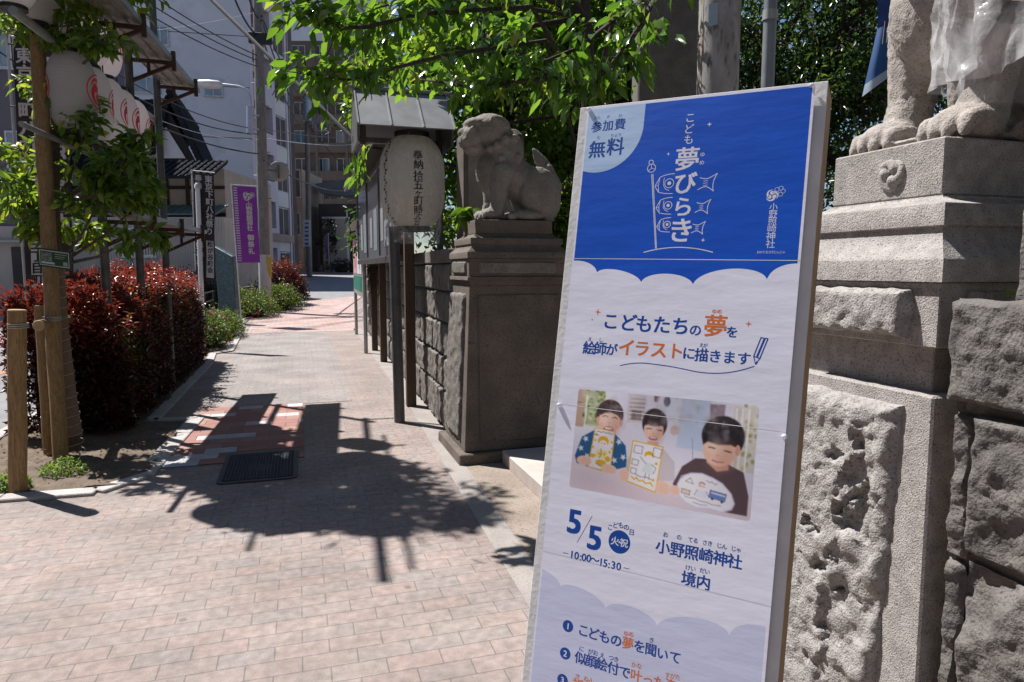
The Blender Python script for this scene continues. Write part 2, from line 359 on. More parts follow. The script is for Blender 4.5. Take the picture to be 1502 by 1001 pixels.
def strip(name, m, rows, dz=0.0, kind='structure'):          # rows: (y, x0, x1)
    mb = MB()
    P = []
    for y, a, b in rows: P += [(a, y, tz(y)+dz), (b, y, tz(y)+dz)]
    mb.add(P, [(2*i, 2*i+1, 2*i+3, 2*i+2) for i in range(len(rows)-1)])
    o = mb.build(name, m, None, (0,0,0)); o['kind'] = kind; return o
strip('road', asphalt, [(y, -260, 260) for y in (-80, -10, 10, 22, 28, 34, 40, 48, 55, 62, 80, 300)], -0.11)
mb = MB()
ys = [-6, 0, 5, 10, 16, 22, 25, 28, 31.5]; xr = [1.9, 1.9, 1.9, 1.9, 2.1, 2.4, 2.7, 3.0, 3.6]; xl = [-2.55]*5+[-2.4, -1.3, .2, 3.4]
P = []
for y, a, b in zip(ys, xl, xr): P += [(a,y,tz(y)),(b,y,tz(y)),(a,y,tz(y)-.14),(b,y,tz(y)-.14)]
fs = []
for i in range(len(ys)-1):
    k = 4*i; fs += [(k,k+1,k+5,k+4),(k,k+4,k+6,k+2),(k+1,k+3,k+7,k+5)]
mb.add(P, fs+[(0,2,3,1)]); o = mb.build('sidewalk', pav_near, None, (0,0,0)); tag(o, kind='structure')
strip('grey_pavement', pav_grey, [(7.62,-1.0,.52),(9,-1.12,.54),(11.4,-1.15,.57),(16.5,-1.05,.6)], .004)
strip('red_pavement', pav_far, [(16.5,-1.15,1.3),(22,-1.3,1.6),(25,-1.25,1.9),(28,.3,2.3),(30.5,2.5,2.9)], .004)
gx = lambda y: .80+.0385*min(y, 7)+.016*max(0, y-7)
strip('gutter_kerb', concrete, [(y, gx(y), gx(y)+(.15 if y < 7 else .15)) for y in (-5,0,2,4,5,7,9,12,16,17)], .004)
strip('entrance_pavement', apronm, [(-5,.75,1.7),(1.2,1.0,1.7),(5.6,1.165,1.7)], .0035)
strip('footing_kerb', concrete, [(5.6,gx(5.6)+.15,1.3),(16.6,gx(16.6)+.15,1.6)], .0035)
mb = MB(); mb.box(1.415, 2.6, 2.2, 3.4, 0.0, .10); mb.box(1.415, 2.6, 3.403, 4.80, 0.0, .10); mb.box(2.603, 9, 2.0, 4.9, 0.0, .102)
o = mb.build('entrance_floor', granite_pale, None, (0,0,0), bevel=.006); o['kind'] = 'structure'
strip('shrine_ground', soil, [(-6,1.9,40),(2,2.05,40),(5.7,2.05,40),(9,1.7,40),(16,1.85,40),(40,4,40)], .012)

# kerb stones of the planting bed, bare soil
pl = [(-2.55,5.02),(-1.84,4.95),(-1.3,4.93),(-1.09,5.2),(-.99,7.1)]
mb = MB()
for (a, b), w in zip(zip(pl, pl[1:]), (.13,.13,.12,.145)):
    A0, B0 = V((a[0],a[1],.0)), V((b[0],b[1],.0)); d = B0-A0; n = max(1, int(d.length/.6))
    for i in range(n):
        p, q = A0+d*(i/n)+d.normalized()*.003, A0+d*((i+1)/n)-d.normalized()*.003; mb.bar(p+V((0,0,-.02)), q+V((0,0,-.02)), w, .085)
pl2 = [(-.99,7.1),(-1.38,7.14)], [(-1.38,7.1),(-1.36,11.3)], [(-1.36,11.3),(-1.45,12.6)], [(-1.45,12.6),(-1.2,12.9)], [(-1.2,12.9),(-1.33,17.3)], [(-1.33,17.3),(-1.6,21)], [(-1.6,21),(.25,27.6)], [(-2.52,5),(-2.52,24)]
for a, b in pl2: mb.bar((a[0],a[1],tz(a[1])-.02), (b[0],b[1],tz(b[1])-.02), .12, .09)
o = mb.build('kerb', mat('kerb_stone', (.47,.44,.42), (.36,.335,.32), rough=.85, scale=5, spot=(.24,.22,.2), spotscale=120, bump=.25, bscale=200), None, (0,0,0), bevel=.006); o['kind'] = 'structure'
mb = MB()
def soilh(x, y): return .018+.03*noise.fractal(V((x*3,y*3,0)), .8, 2, 4)+tz(y)
for (xa, xb, ya, yb) in ((-2.5,-1.06,5.0,7.1),(-2.5,-1.4,7.1,22)):
    nx, ny = 30, int((yb-ya)*12)
    mb.grid(lambda s, t: ((xa+(xb-xa)*s+(.0 if yb > 8 else (.0+min(0, (ya+(yb-ya)*t-5.2))*.7*s)), ya+(yb-ya)*t, max(.006+tz(ya+(yb-ya)*t), soilh(xa+(xb-xa)*s, ya+(yb-ya)*t)))), nx, ny)
o = mb.build('planting_ground', soil, None, (0,0,0), smooth=True); o['kind'] = 'structure'

# coloured tile patch beside the kerb
t_red = mat('terracotta_tile', (.30,.145,.12), (.25,.125,.105), rough=.8, scale=8, bump=.15, bscale=250)
t_org = mat('orange_tile', (.33,.195,.15), (.28,.165,.13), rough=.8, scale=8, bump=.15, bscale=250)
t_wht = mat('white_tile', (.46,.45,.46), (.38,.37,.38), rough=.8, scale=8, bump=.15, bscale=250)
joint = mat('tile_joint', (.2,.15,.13), rough=.9)
mb = MB(); mb.add([(-1.0,5.4,.004),(0,5.4,.004),(.0,7.62,.004),(-1.0,7.62,.004)], [(0,1,2,3)], 3)
tr = random.Random(3); rh = 2.22/14
for j in range(14):
    x = -1.0-(.12 if j % 2 else 0)
    while x < -.01:
        a, b = max(-1.0, x)+.002, min(0, x+.24)-.002; y0 = 5.4+j*rh
        if b-a > .02 and not (-.6 < (a+b)/2 < -.05 and y0 < 5.58): mb.box(a, b, y0+.002, y0+rh-.002, .004, .0085, 2 if tr.random() < .27 else (0 if tr.random() < .6 else 1))
        x += .24
o = mb.build('tile_pavement', [t_red, t_org, t_wht, joint], None, (0,0,0)); o['kind'] = 'structure'

# manhole cover
iron = mat('cast_iron', (.02,.022,.03), (.035,.036,.045), rough=.55, scale=30, metal=.3, bump=.2, bscale=200)
iron_d = mat('cast_iron_frame', (.035,.035,.04), (.055,.052,.052), rough=.6, scale=20)
mh = thing('manhole_cover', 'dark iron rectangular access cover set in the brick pavement', 'manhole cover', (-.32,5.24,0))
def rrect(x0, x1, y0, y1, r, n=5):
    out = []
    for cx, cy, a in ((x1-r,y1-r,0),(x0+r,y1-r,90),(x0+r,y0+r,180),(x1-r,y0+r,270)):
        out += [(cx+r*math.cos(R_(a+90*i/n)), cy+r*math.sin(R_(a+90*i/n))) for i in range(n+1)]
    return out
mb = MB(); mb.prism([(x,y,.001) for x, y in rrect(-.58,-.05,4.86,5.63,.05)], (0,0,.009)); mb.build('frame', iron_d, mh, bevel=.002)
mb = MB(); mb.prism([(x,y,.006) for x, y in rrect(-.55,-.08,4.90,5.59,.035)], (0,0,.008))
for i in range(21):
    for j in range(30):
        x, y = -.535+i*.0222, 4.915+j*.0228
        if 0.0 < x+.40 < .17 and 5.08 < y < 5.26 and (i+j) % 2: continue
        a = .8 if (i+j) % 2 else -.8; c, s = math.cos(a)*.0078, math.sin(a)*.0078
        mb.obox((x-c+s*.4, y-s-c*.4, .0138), (2*c, 2*s, 0), (-s*.8, c*.8, 0), (0,0,.003))
mb.build('lid', iron, mh)

# ================================================================== STONE
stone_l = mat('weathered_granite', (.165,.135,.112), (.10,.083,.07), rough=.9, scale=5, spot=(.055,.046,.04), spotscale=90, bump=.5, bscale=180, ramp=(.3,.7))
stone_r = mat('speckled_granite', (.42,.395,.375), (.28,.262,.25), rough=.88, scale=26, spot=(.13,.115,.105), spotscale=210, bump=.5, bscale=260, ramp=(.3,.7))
stone_rock = mat('rough_granite', (.39,.372,.36), (.26,.248,.238), rough=.9, scale=34, spot=(.15,.135,.12), spotscale=150, bump=.6, bscale=170, ramp=(.3,.7))
stone_wall = mat('grey_brown_rubble', (.17,.158,.15), (.09,.083,.078), rough=.92, scale=14, spot=(.07,.06,.055), spotscale=110, bump=.6, bscale=130, ramp=(.3,.7))
stone_wall2 = mat('old_wall_stone', (.22,.20,.18), (.13,.118,.105), rough=.92, scale=9, spot=(.065,.058,.05), spotscale=80, bump=.6, bscale=90, ramp=(.3,.7))
mossm = mat('mortar', (.13,.11,.095), (.2,.175,.15), rough=.95, scale=18, bump=.5, bscale=150)

def pedestal(name, label, x0, x1, y0, y1, z, smat, rmat, near, cell=.02, amp=.004):
    # z: block top, block foot, slope foot, band foot, cavetto foot, frieze top, frieze foot, lip foot, shaft top
    t = thing(name, label, 'pedestal', ((x0+x1)/2, (y0+y1)/2, 0))
    R = lambda d: (x0-d, x1+d, y0-d, y1+d)
    mb = MB(); mb.frust(R(.001), z[1], R(0), z[0]); mb.build('lion_block', smat, t, bevel=.004)
    n = 10; f = lambda q: .052+.043*(1-math.sin(q*math.pi/2))
    rings = [(R(.096), z[5]), (R(.096), z[4]-.002)]+[(R(f(i/n)), z[4]+(z[3]-.003-z[4])*i/n) for i in range(n+1)]
    rings += [(R(.062), z[3]), (R(.062), z[2]-.003)]+[(R(.060-.056*math.sin(i/8*math.pi/2)), z[2]+(z[1]-.001-z[2])*i/8) for i in range(9)]
    mb = MB(); mb.loft(rings); mb.build('cornice', smat, t, smooth=35)
    mb = MB(); mb.frust(R(.082), z[6], R(.082), z[5]-.0005); (mb.frust(R(.035), z[8]-.002, R(.035), z[6]-.0005) if near else mb.frust(R(.10), z[7], R(.094), z[6]-.0005).frust(R(.076), z[8]-.002, R(.076), z[7]+.002))
    fz, fh = z[6]+.015, z[5]-z[6]-.03; d = .082
    mb.build('frieze', smat, t, bevel=.003)
    mb = MB()
    rough(mb, (x0-d, y1+d-.07, fz), (0,-1,0), (0,0,1), (-1,0,0), y1-y0+2*d-.14, fh, .016+.022*near, cell, amp, 22, 3+near, edge=.02, jit=.006)
    rough(mb, (x0-d+.07, y0-d, fz), (1,0,0), (0,0,1), (0,-1,0), x1-x0+2*d-.14, fh, .012, cell*1.4, amp*.6, 18, 5, edge=.02, jit=.004)
    mb.build('frieze_panel', rmat, t, smooth=40)
    mb = MB(); ta, tb = .078, .135; mb.frust(R(tb), .085, R(ta), z[8]); mb.build('shaft', smat, t, bevel=.005)
    H = z[8]-.085; sl = (tb-ta)/H; mb = MB()
    up = V((sl, 0, 1)).normalized(); L = (H-.12)*math.sqrt(1+sl*sl)
    O = V((x0-tb+sl*.06, y1+.03, .145)); wd = y1-y0+.03+ta-.035
    if near: rough(mb, O+V((0,.10,0)), (0,-1,-sl*.2), up, (-1,0,sl), wd+.06, L+.03, .045, .0062, .010, 14, 11, edge=.03, jit=.010, big=.026, zone=.66)
    else: rough(mb, O+V((0,.05,0)), (0,-1,0), up, (-1,0,sl), wd, L, .025, .016, .010, 12, 12, edge=.03, jit=.008)
    mb.build('rough_side_panel', rmat, t, smooth=50)
    mb = MB(); up = V((0, sl, 1)).normalized(); rough(mb, V((x0-.03, y0-tb+sl*.06, .145)), (1,0,0), up, (0,-1,sl), x1-x0+.06, L, .012, .016, .004, 14, 13, edge=.014, jit=.004)
    mb.build('front_panel', smat, t, smooth=50)
    mb = MB(); mb.frust(R(.19), .0, R(.185), .083); mb.build('plinth', smat, t, bevel=.008)
    return t
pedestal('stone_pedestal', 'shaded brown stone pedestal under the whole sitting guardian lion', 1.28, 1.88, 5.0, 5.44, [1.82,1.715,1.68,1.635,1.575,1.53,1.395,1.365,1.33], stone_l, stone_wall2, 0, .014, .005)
pr = pedestal('stone_pedestal', 'sunlit grey granite pedestal with comma crest behind the upright signboard', 1.5, 2.15, 1.30, 1.66, [1.77,1.63,1.605,1.553,1.473,1.42,1.265,1.205,1.15], stone_r, stone_rock, 1, .0075, .007)
mb = MB()
for k in range(3):
    t0 = k*2*math.pi/3+.9; pts = []; rad = []
    for i in range(9):
        q = i/8; t = t0+q*2.3; rr = .042*(.45+.45*min(1, q*1.4)); pts.append((1.499, 1.455-rr*math.cos(t), 1.697+rr*math.sin(t))); rad.append(.0135*(1-q)**.7+.003)
    chain(mb, pts, rad)
melt(mb, .0028, 3, 'comma_crest', stone_r, pr)

def lion(name, label, X0, Y0, Z0, voxel, m, k=1.0, ramp_=0.0):
    t = thing(name, label, 'statue', (X0+.4*k, Y0, Z0)); mb = MB(); p = lambda x, y, z: (X0+x*k, Y0+y*k, Z0+z*k)
    B = lambda c, r, rot=None: ball(mb, p(*c), [q*k for q in r], rot, 3)
    CH = lambda pts, rad: chain(mb, [p(*q) for q in pts], [r*k for r in rad])
    ry = lambda a: Matrix.Rotation(R_(a), 3, 'Y')
    B((.245,0,.675), (.165,.16,.13)); B((.115,0,.62), (.105,.125,.095)); B((.13,0,.54), (.088,.105,.055)); B((.035,0,.655), (.034,.055,.032)); B((.125,0,.715), (.08,.135,.05)); B((.045,0,.60), (.035,.09,.045))
    B((.065,.06,.59), (.045,.045,.045)); B((.065,-.06,.59), (.045,.045,.045))
    B((.35,0,.52), (.165,.16,.19)); B((.30,0,.37), (.16,.155,.19)); CH([(.34,0,.40), (.5,0,.30), (.62,0,.23)], [.165,.16,.17])
    for s in (1, -1):
        B((.29,s*.155,.715), (.085,.032,.042), ry(28)); B((.09,s*.11,.665), (.028,.02,.022))
        for x, z, r in ((.33,.60,.055),(.27,.555,.05),(.36,.51,.055),(.30,.46,.05),(.21,.52,.045),(.40,.61,.05),(.43,.47,.05)): B((x,s*.138,z), (r*.66,.028,r*.66))
        B((.61,s*.12,.21), (.165,.085,.205), ry(-12)); B((.50,s*.15,.045), (.15,.06,.045))
        for i in range(3): B((.365,s*.15+(i-1)*.036,.03), (.04,.02,.03))
        CH([(.315,s*.10,.36), (.295,s*.108,.25), (.285,s*.11,.15), (.265,s*.11,.06)], [.10,.075,.06,.062])
        B((.225,s*.11,.048), (.085,.072,.048))
        for i in range(4):
            a = (i-1.5); CH([(.20-.0*abs(a), s*.11+a*.034, .055), (.155+.008*abs(a), s*.11+a*.037, .045), (.138+.01*abs(a), s*.11+a*.038, .022)], [.021,.0225,.016])
            CH([(.133+.01*abs(a), s*.11+a*.038, .018), (.122+.01*abs(a), s*.11+a*.038, .005)], [.0075,.004])
    B((.68,0,.19), (.115,.16,.195))
    CH([(.73,0,.10), (.755,0,.28), (.71,0,.40), (.64,0,.50), (.60,0,.56)], [.075,.07,.06,.04,.015])
    for s in (1, -1): CH([(.74,s*.07,.12), (.755,s*.075,.28), (.70,s*.06,.42)], [.055,.05,.025])
    B((.46,0,.02), (.32,.17,.022))
    melt(mb, voxel, 4, 'body', m, t, rough_amp=ramp_, rough_f=60); return t
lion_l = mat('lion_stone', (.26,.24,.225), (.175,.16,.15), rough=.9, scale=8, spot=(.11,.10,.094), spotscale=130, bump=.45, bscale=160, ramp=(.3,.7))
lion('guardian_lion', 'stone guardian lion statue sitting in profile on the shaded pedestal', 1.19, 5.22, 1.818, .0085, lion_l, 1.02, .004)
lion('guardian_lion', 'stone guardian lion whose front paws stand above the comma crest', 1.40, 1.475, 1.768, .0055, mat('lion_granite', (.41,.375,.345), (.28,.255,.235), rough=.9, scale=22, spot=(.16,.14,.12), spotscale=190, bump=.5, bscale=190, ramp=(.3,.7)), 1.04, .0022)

# masonry pier at the right edge
wr = thing('stone_wall', 'rough dark rubble wall with wide joints at the right edge', 'wall', (1.7,.1,0))
mb = MB(); mb.box(1.425, 1.95, -1.6, 1.14, 0, 1.36); mb.build('mortar_core', mossm, wr)
mb = MB(); X = 1.405
def blk(ya, yb, za, zb, sd, dep=.03, big=.03, m=0, cell=.007): rough(mb, (X, ya, za), (0,-1,0), (0,0,1), (-1,0,0), ya-yb, zb-za, dep*.8, cell, .012, 15, sd, edge=.013, jit=.007, big=big, mi=m)
blk(1.165, .62, 1.155, 1.385, 21, .035, .012); blk(.60,.05,1.155,1.385,22)
blk(1.150, 1.105, .80, 1.13, 29, .006, 0); blk(1.150, 1.105, .10, .79, 30, .008, 0)
blk(1.10, .70, .82, 1.135, 23, .03, .03); blk(1.10, .80, .40, .80, 24, .03, .05); blk(.79,.3,.40,.80,25); blk(.685,.2,.82,1.135,26); blk(1.10,.6,.0,.385,27)
for i in range(3):
    for j in range(3): blk(.19-i*.5, -.30-i*.5, .02+j*.45, .45+j*.45, 40+i*3+j, cell=.02)
mb.build('rubble_stones', stone_wall, wr, smooth=50)
mb = MB(); mb.box(1.43,1.95,-1.6,1.05,1.362,1.60); mb.build('coping_block', stone_wall, wr, bevel=.01)
mb = MB(); rough(mb, (1.43,1.05,1.365), (0,-1,0), (0,0,1), (-1,0,0), .6, .245, .012, .008, .006, 16, 31, edge=.015, jit=.004); mb.build('coping_face', stone_wall, wr, smooth=50)

# long stone wall along the pavement
wl = thing('stone_wall', 'long shaded block wall running along the pavement behind the lantern posts', 'wall', (1.4,11,0))
wx = lambda y: 1.215+.0245*(y-5.7)
mb = MB(); P = [(wx(5.62)+.03,5.62),(wx(16.5)+.03,16.5),(wx(16.5)+.5,16.5),(wx(5.62)+.5,5.62)]; mb.prism([(x,y,0) for x, y in P], (0,0,1.5)); mb.build('wall_core', mossm, wl)
mb = MB(); wr2 = random.Random(9); zz = 0.02; c = 0; u = V((.0245,1,0)).normalized(); n = V((-1,.0245,0)).normalized()
for hh in (.36,.30,.30,.28,.25):
    y = 5.6-(c % 2)*.2
    while y < 16.4:
        w = wr2.uniform(.36,.62); y1 = min(y+w, 16.5); ya = max(y, 5.6)
        if y1-ya > .08: rough(mb, (wx(ya), ya, zz), u, (0,0,1), n, y1-ya-.015, hh-.012, wr2.uniform(.006,.022), .018 if ya < 9 else .045, .012, 13, 60+c*7+y, edge=.014, jit=.006)
        y = y1
    zz += hh; c += 1
mb.build('wall_stones', stone_wall2, wl, smooth=50)
mb = MB(); mb.prism([(x-(.05 if i < 2 else 0),y,1.503) for i, (x, y) in enumerate(P)], (0,0,.12)); mb.build('wall_coping', stone_wall2, wl, bevel=.01)

slab = thing('stone_pillar', 'upright rectangular stone pillar just behind the shaded guardian lion', 'pillar', (1.62,5.9,0))
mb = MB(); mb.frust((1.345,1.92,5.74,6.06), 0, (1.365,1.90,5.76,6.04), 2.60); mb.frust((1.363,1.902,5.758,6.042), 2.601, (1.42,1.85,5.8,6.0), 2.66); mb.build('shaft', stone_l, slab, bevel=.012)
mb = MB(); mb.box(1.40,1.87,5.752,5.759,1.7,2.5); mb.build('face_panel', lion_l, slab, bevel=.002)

# ================================================================== SIGNBOARD
white_board = mat('white_painted_board', (.72,.72,.72), (.62,.62,.63), rough=.55, scale=14, bump=.1, bscale=120)
tan_edge = mat('raw_board_edge', (.46,.31,.19), (.36,.24,.15), rough=.8, scale=25)
def papermat(name, c, c2=None, coat=.3):
    m = mat(name, c, c2 or tuple(x*.93 for x in c), rough=.42, scale=7, coat=coat, bump=.11, bscale=14, stretch=(1, 1, 3.2), bdist=.006, ramp=(.3, .7)); return m
p_white = papermat('poster_paper', (.84,.85,1.0)); p_blue = papermat('poster_blue', (.0,.092,.60), (.0,.074,.52), .04); p_pale = papermat('poster_pale_blue', (.46,.64,.90))
p_lilac = papermat('poster_lilac_grey', (.63,.67,.89)); i_blue = papermat('ink_blue', (.003,.065,.36), None, .1); i_orange = papermat('ink_orange', (.72,.19,.045)); i_white = papermat('ink_white', (.78,.79,.90))
BO, BU, BV = V((.5611705,1.29447881,1.76886488)), V((.68369219,-.72960354,-.01561016)), V((-.14637907,-.1161494,-.98238612))
BN = V((-.71493927,-.67393471,.18620912))
def wv(u, v): return .0004*math.sin(v*13+u*4)+.0002*math.sin(u*17-v*6)
def SB(w): return lambda u, v: BO+BU*u+BV*v+BN*(w+wv(u, v))
BF = lambda u, v, w: BO+BU*u+BV*v+BN*w
sg = thing('signboard', 'tall white upright signboard with blue headed event poster in front of the pedestal', 'sign', BF(.21,1.80,-.015))
mb = MB(); mb.obox(BF(-.0175,-.004,-.0025), BU*.4546, BV*1.79, BN*-.004); mb.build('board_face', white_board, sg, bevel=.0008)
mb = MB(); mb.obox(BF(-.0172,-.0037,-.0066), BU*.454, BV*1.789, BN*-.075); mb.build('board_core', tan_edge, sg)
mb = MB()
for u in (.02,.37): mb = MB(); mb.obox(BF(u,.9,-.082), BU*.03, BV*.9, BN*-.02); mb.bar(BF(u+.015,.95,-.095), BF(u+.015,1.72,-.42), .03, .02); mb.build('back_stay', tan_edge, sg)
edges = [0, .3040, .5900, .8740, 1.178, 1.46, 1.76]
for i in range(6):
    w = .0030; mb = MB(); a, b = edges[i]+.0002, edges[i+1]; f = SB(w)
    mb.grid(lambda s, t: f(.001+.417*s-(.0035*i if i < 4 else .01)*0, a+(b-a)*t), 30, 24); mb.build('paper_sheet', p_white, sg, smooth=True)
F = SB(.00304); G = SB(.00307); Hh = SB(.00310); LIFT = BN*.000006
cusp = [(-.03,.331),(.0553,.3331),(.1456,.349),(.2422,.3512),(.3676,.3402),(.47,.346)]; hts = [.024,.0155,.0195,.026,.034]
def scal(cs, hs, u):
    for (a, b), (c, d), h in zip(cs, cs[1:], hs):
        if u <= c: t = (u-a)/(c-a); return b+(d-b)*t-h*math.sqrt(max(0, 1-(2*t-1)**2))
    return cs[-1][1]
us = .0045, .4135
mb = MB(); mb.grid(lambda s, t: F(us[0]+(us[1]-us[0])*s, .0045+t*(scal(cusp, hts, us[0]+(us[1]-us[0])*s)-.0045)), 220, 12); mb.build('blue_field', p_blue, sg, smooth=True)
mb = MB(); mb.grid(lambda s, t: G(.0045+.1165*s, .0045+t*(.045+math.sqrt(max(0, .0885**2-(.0045+.1165*s-.0328)**2))-.0045)), 60, 8); mb.build('pale_disc', p_pale, sg, smooth=True)
cusp2 = [(-.08,.93),(.046,.9337),(.1385,.9501),(.2353,.9561),(.3573,.9392),(.47,.945)]; hts2 = [.026,.0165,.0195,.024,.034]
mb = MB(); mb.grid(lambda s, t: SB(.00304)(.0045+.408*s, scal(cusp2, hts2, .0045+.408*s)+t*(1.176-scal(cusp2, hts2, .0045+.408*s))), 220, 12); mb.build('lilac_cloud', p_lilac, sg, smooth=True)
def stroke(mb, pts, w, fn, mi=0, closed=False):
    pts = [V((p[0], p[1], 0)) for p in pts]
    if closed: pts = pts+pts[:2]
    k = len(mb.v); n = len(pts)
    for i, p in enumerate(pts):
        d = (pts[min(i+1, n-1)]-pts[max(i-1, 0)]).normalized(); s = V((-d.y, d.x, 0))*(w/2); a, b = p-s, p+s
        mb.v += [tuple(fn(a.x, a.y)), tuple(fn(b.x, b.y))]
    for i in range(n-1): mb.f.append((k+2*i, k+2*i+1, k+2*i+3, k+2*i+2)); mb.m.append(mi)
def circ(cx, cy, r, n=24, a0=0, a1=360): return [(cx+r*math.cos(R_(a0+(a1-a0)*i/n)), cy+r*math.sin(R_(a0+(a1-a0)*i/n))) for i in range(n+1)]
def disc(mb, cx, cy, r, fn, n=28, mi=0): mb.add([fn(cx+r*math.cos(2*math.pi*i/n), cy+r*math.sin(2*math.pi*i/n)) for i in range(n)], [tuple(range(n))], mi)
def bez(a, b, c, n=10): return [((1-t)**2*a[0]+2*t*(1-t)*b[0]+t*t*c[0], (1-t)**2*a[1]+2*t*(1-t)*b[1]+t*t*c[1]) for t in [i/n for i in range(n+1)]]
def spark(mb, x, y, r, fn):
    k = []
    for i in range(8): q = r if i % 2 == 0 else r*.3; k.append(fn(x+q*math.sin(i*math.pi/4), y-q*math.cos(i*math.pi/4)))
    mb.add(k+[fn(x, y)], [(i, (i+1) % 8, 8) for i in range(8)])
b_, w_, o_ = 0, 1, 2                       # ink: blue, white, orange
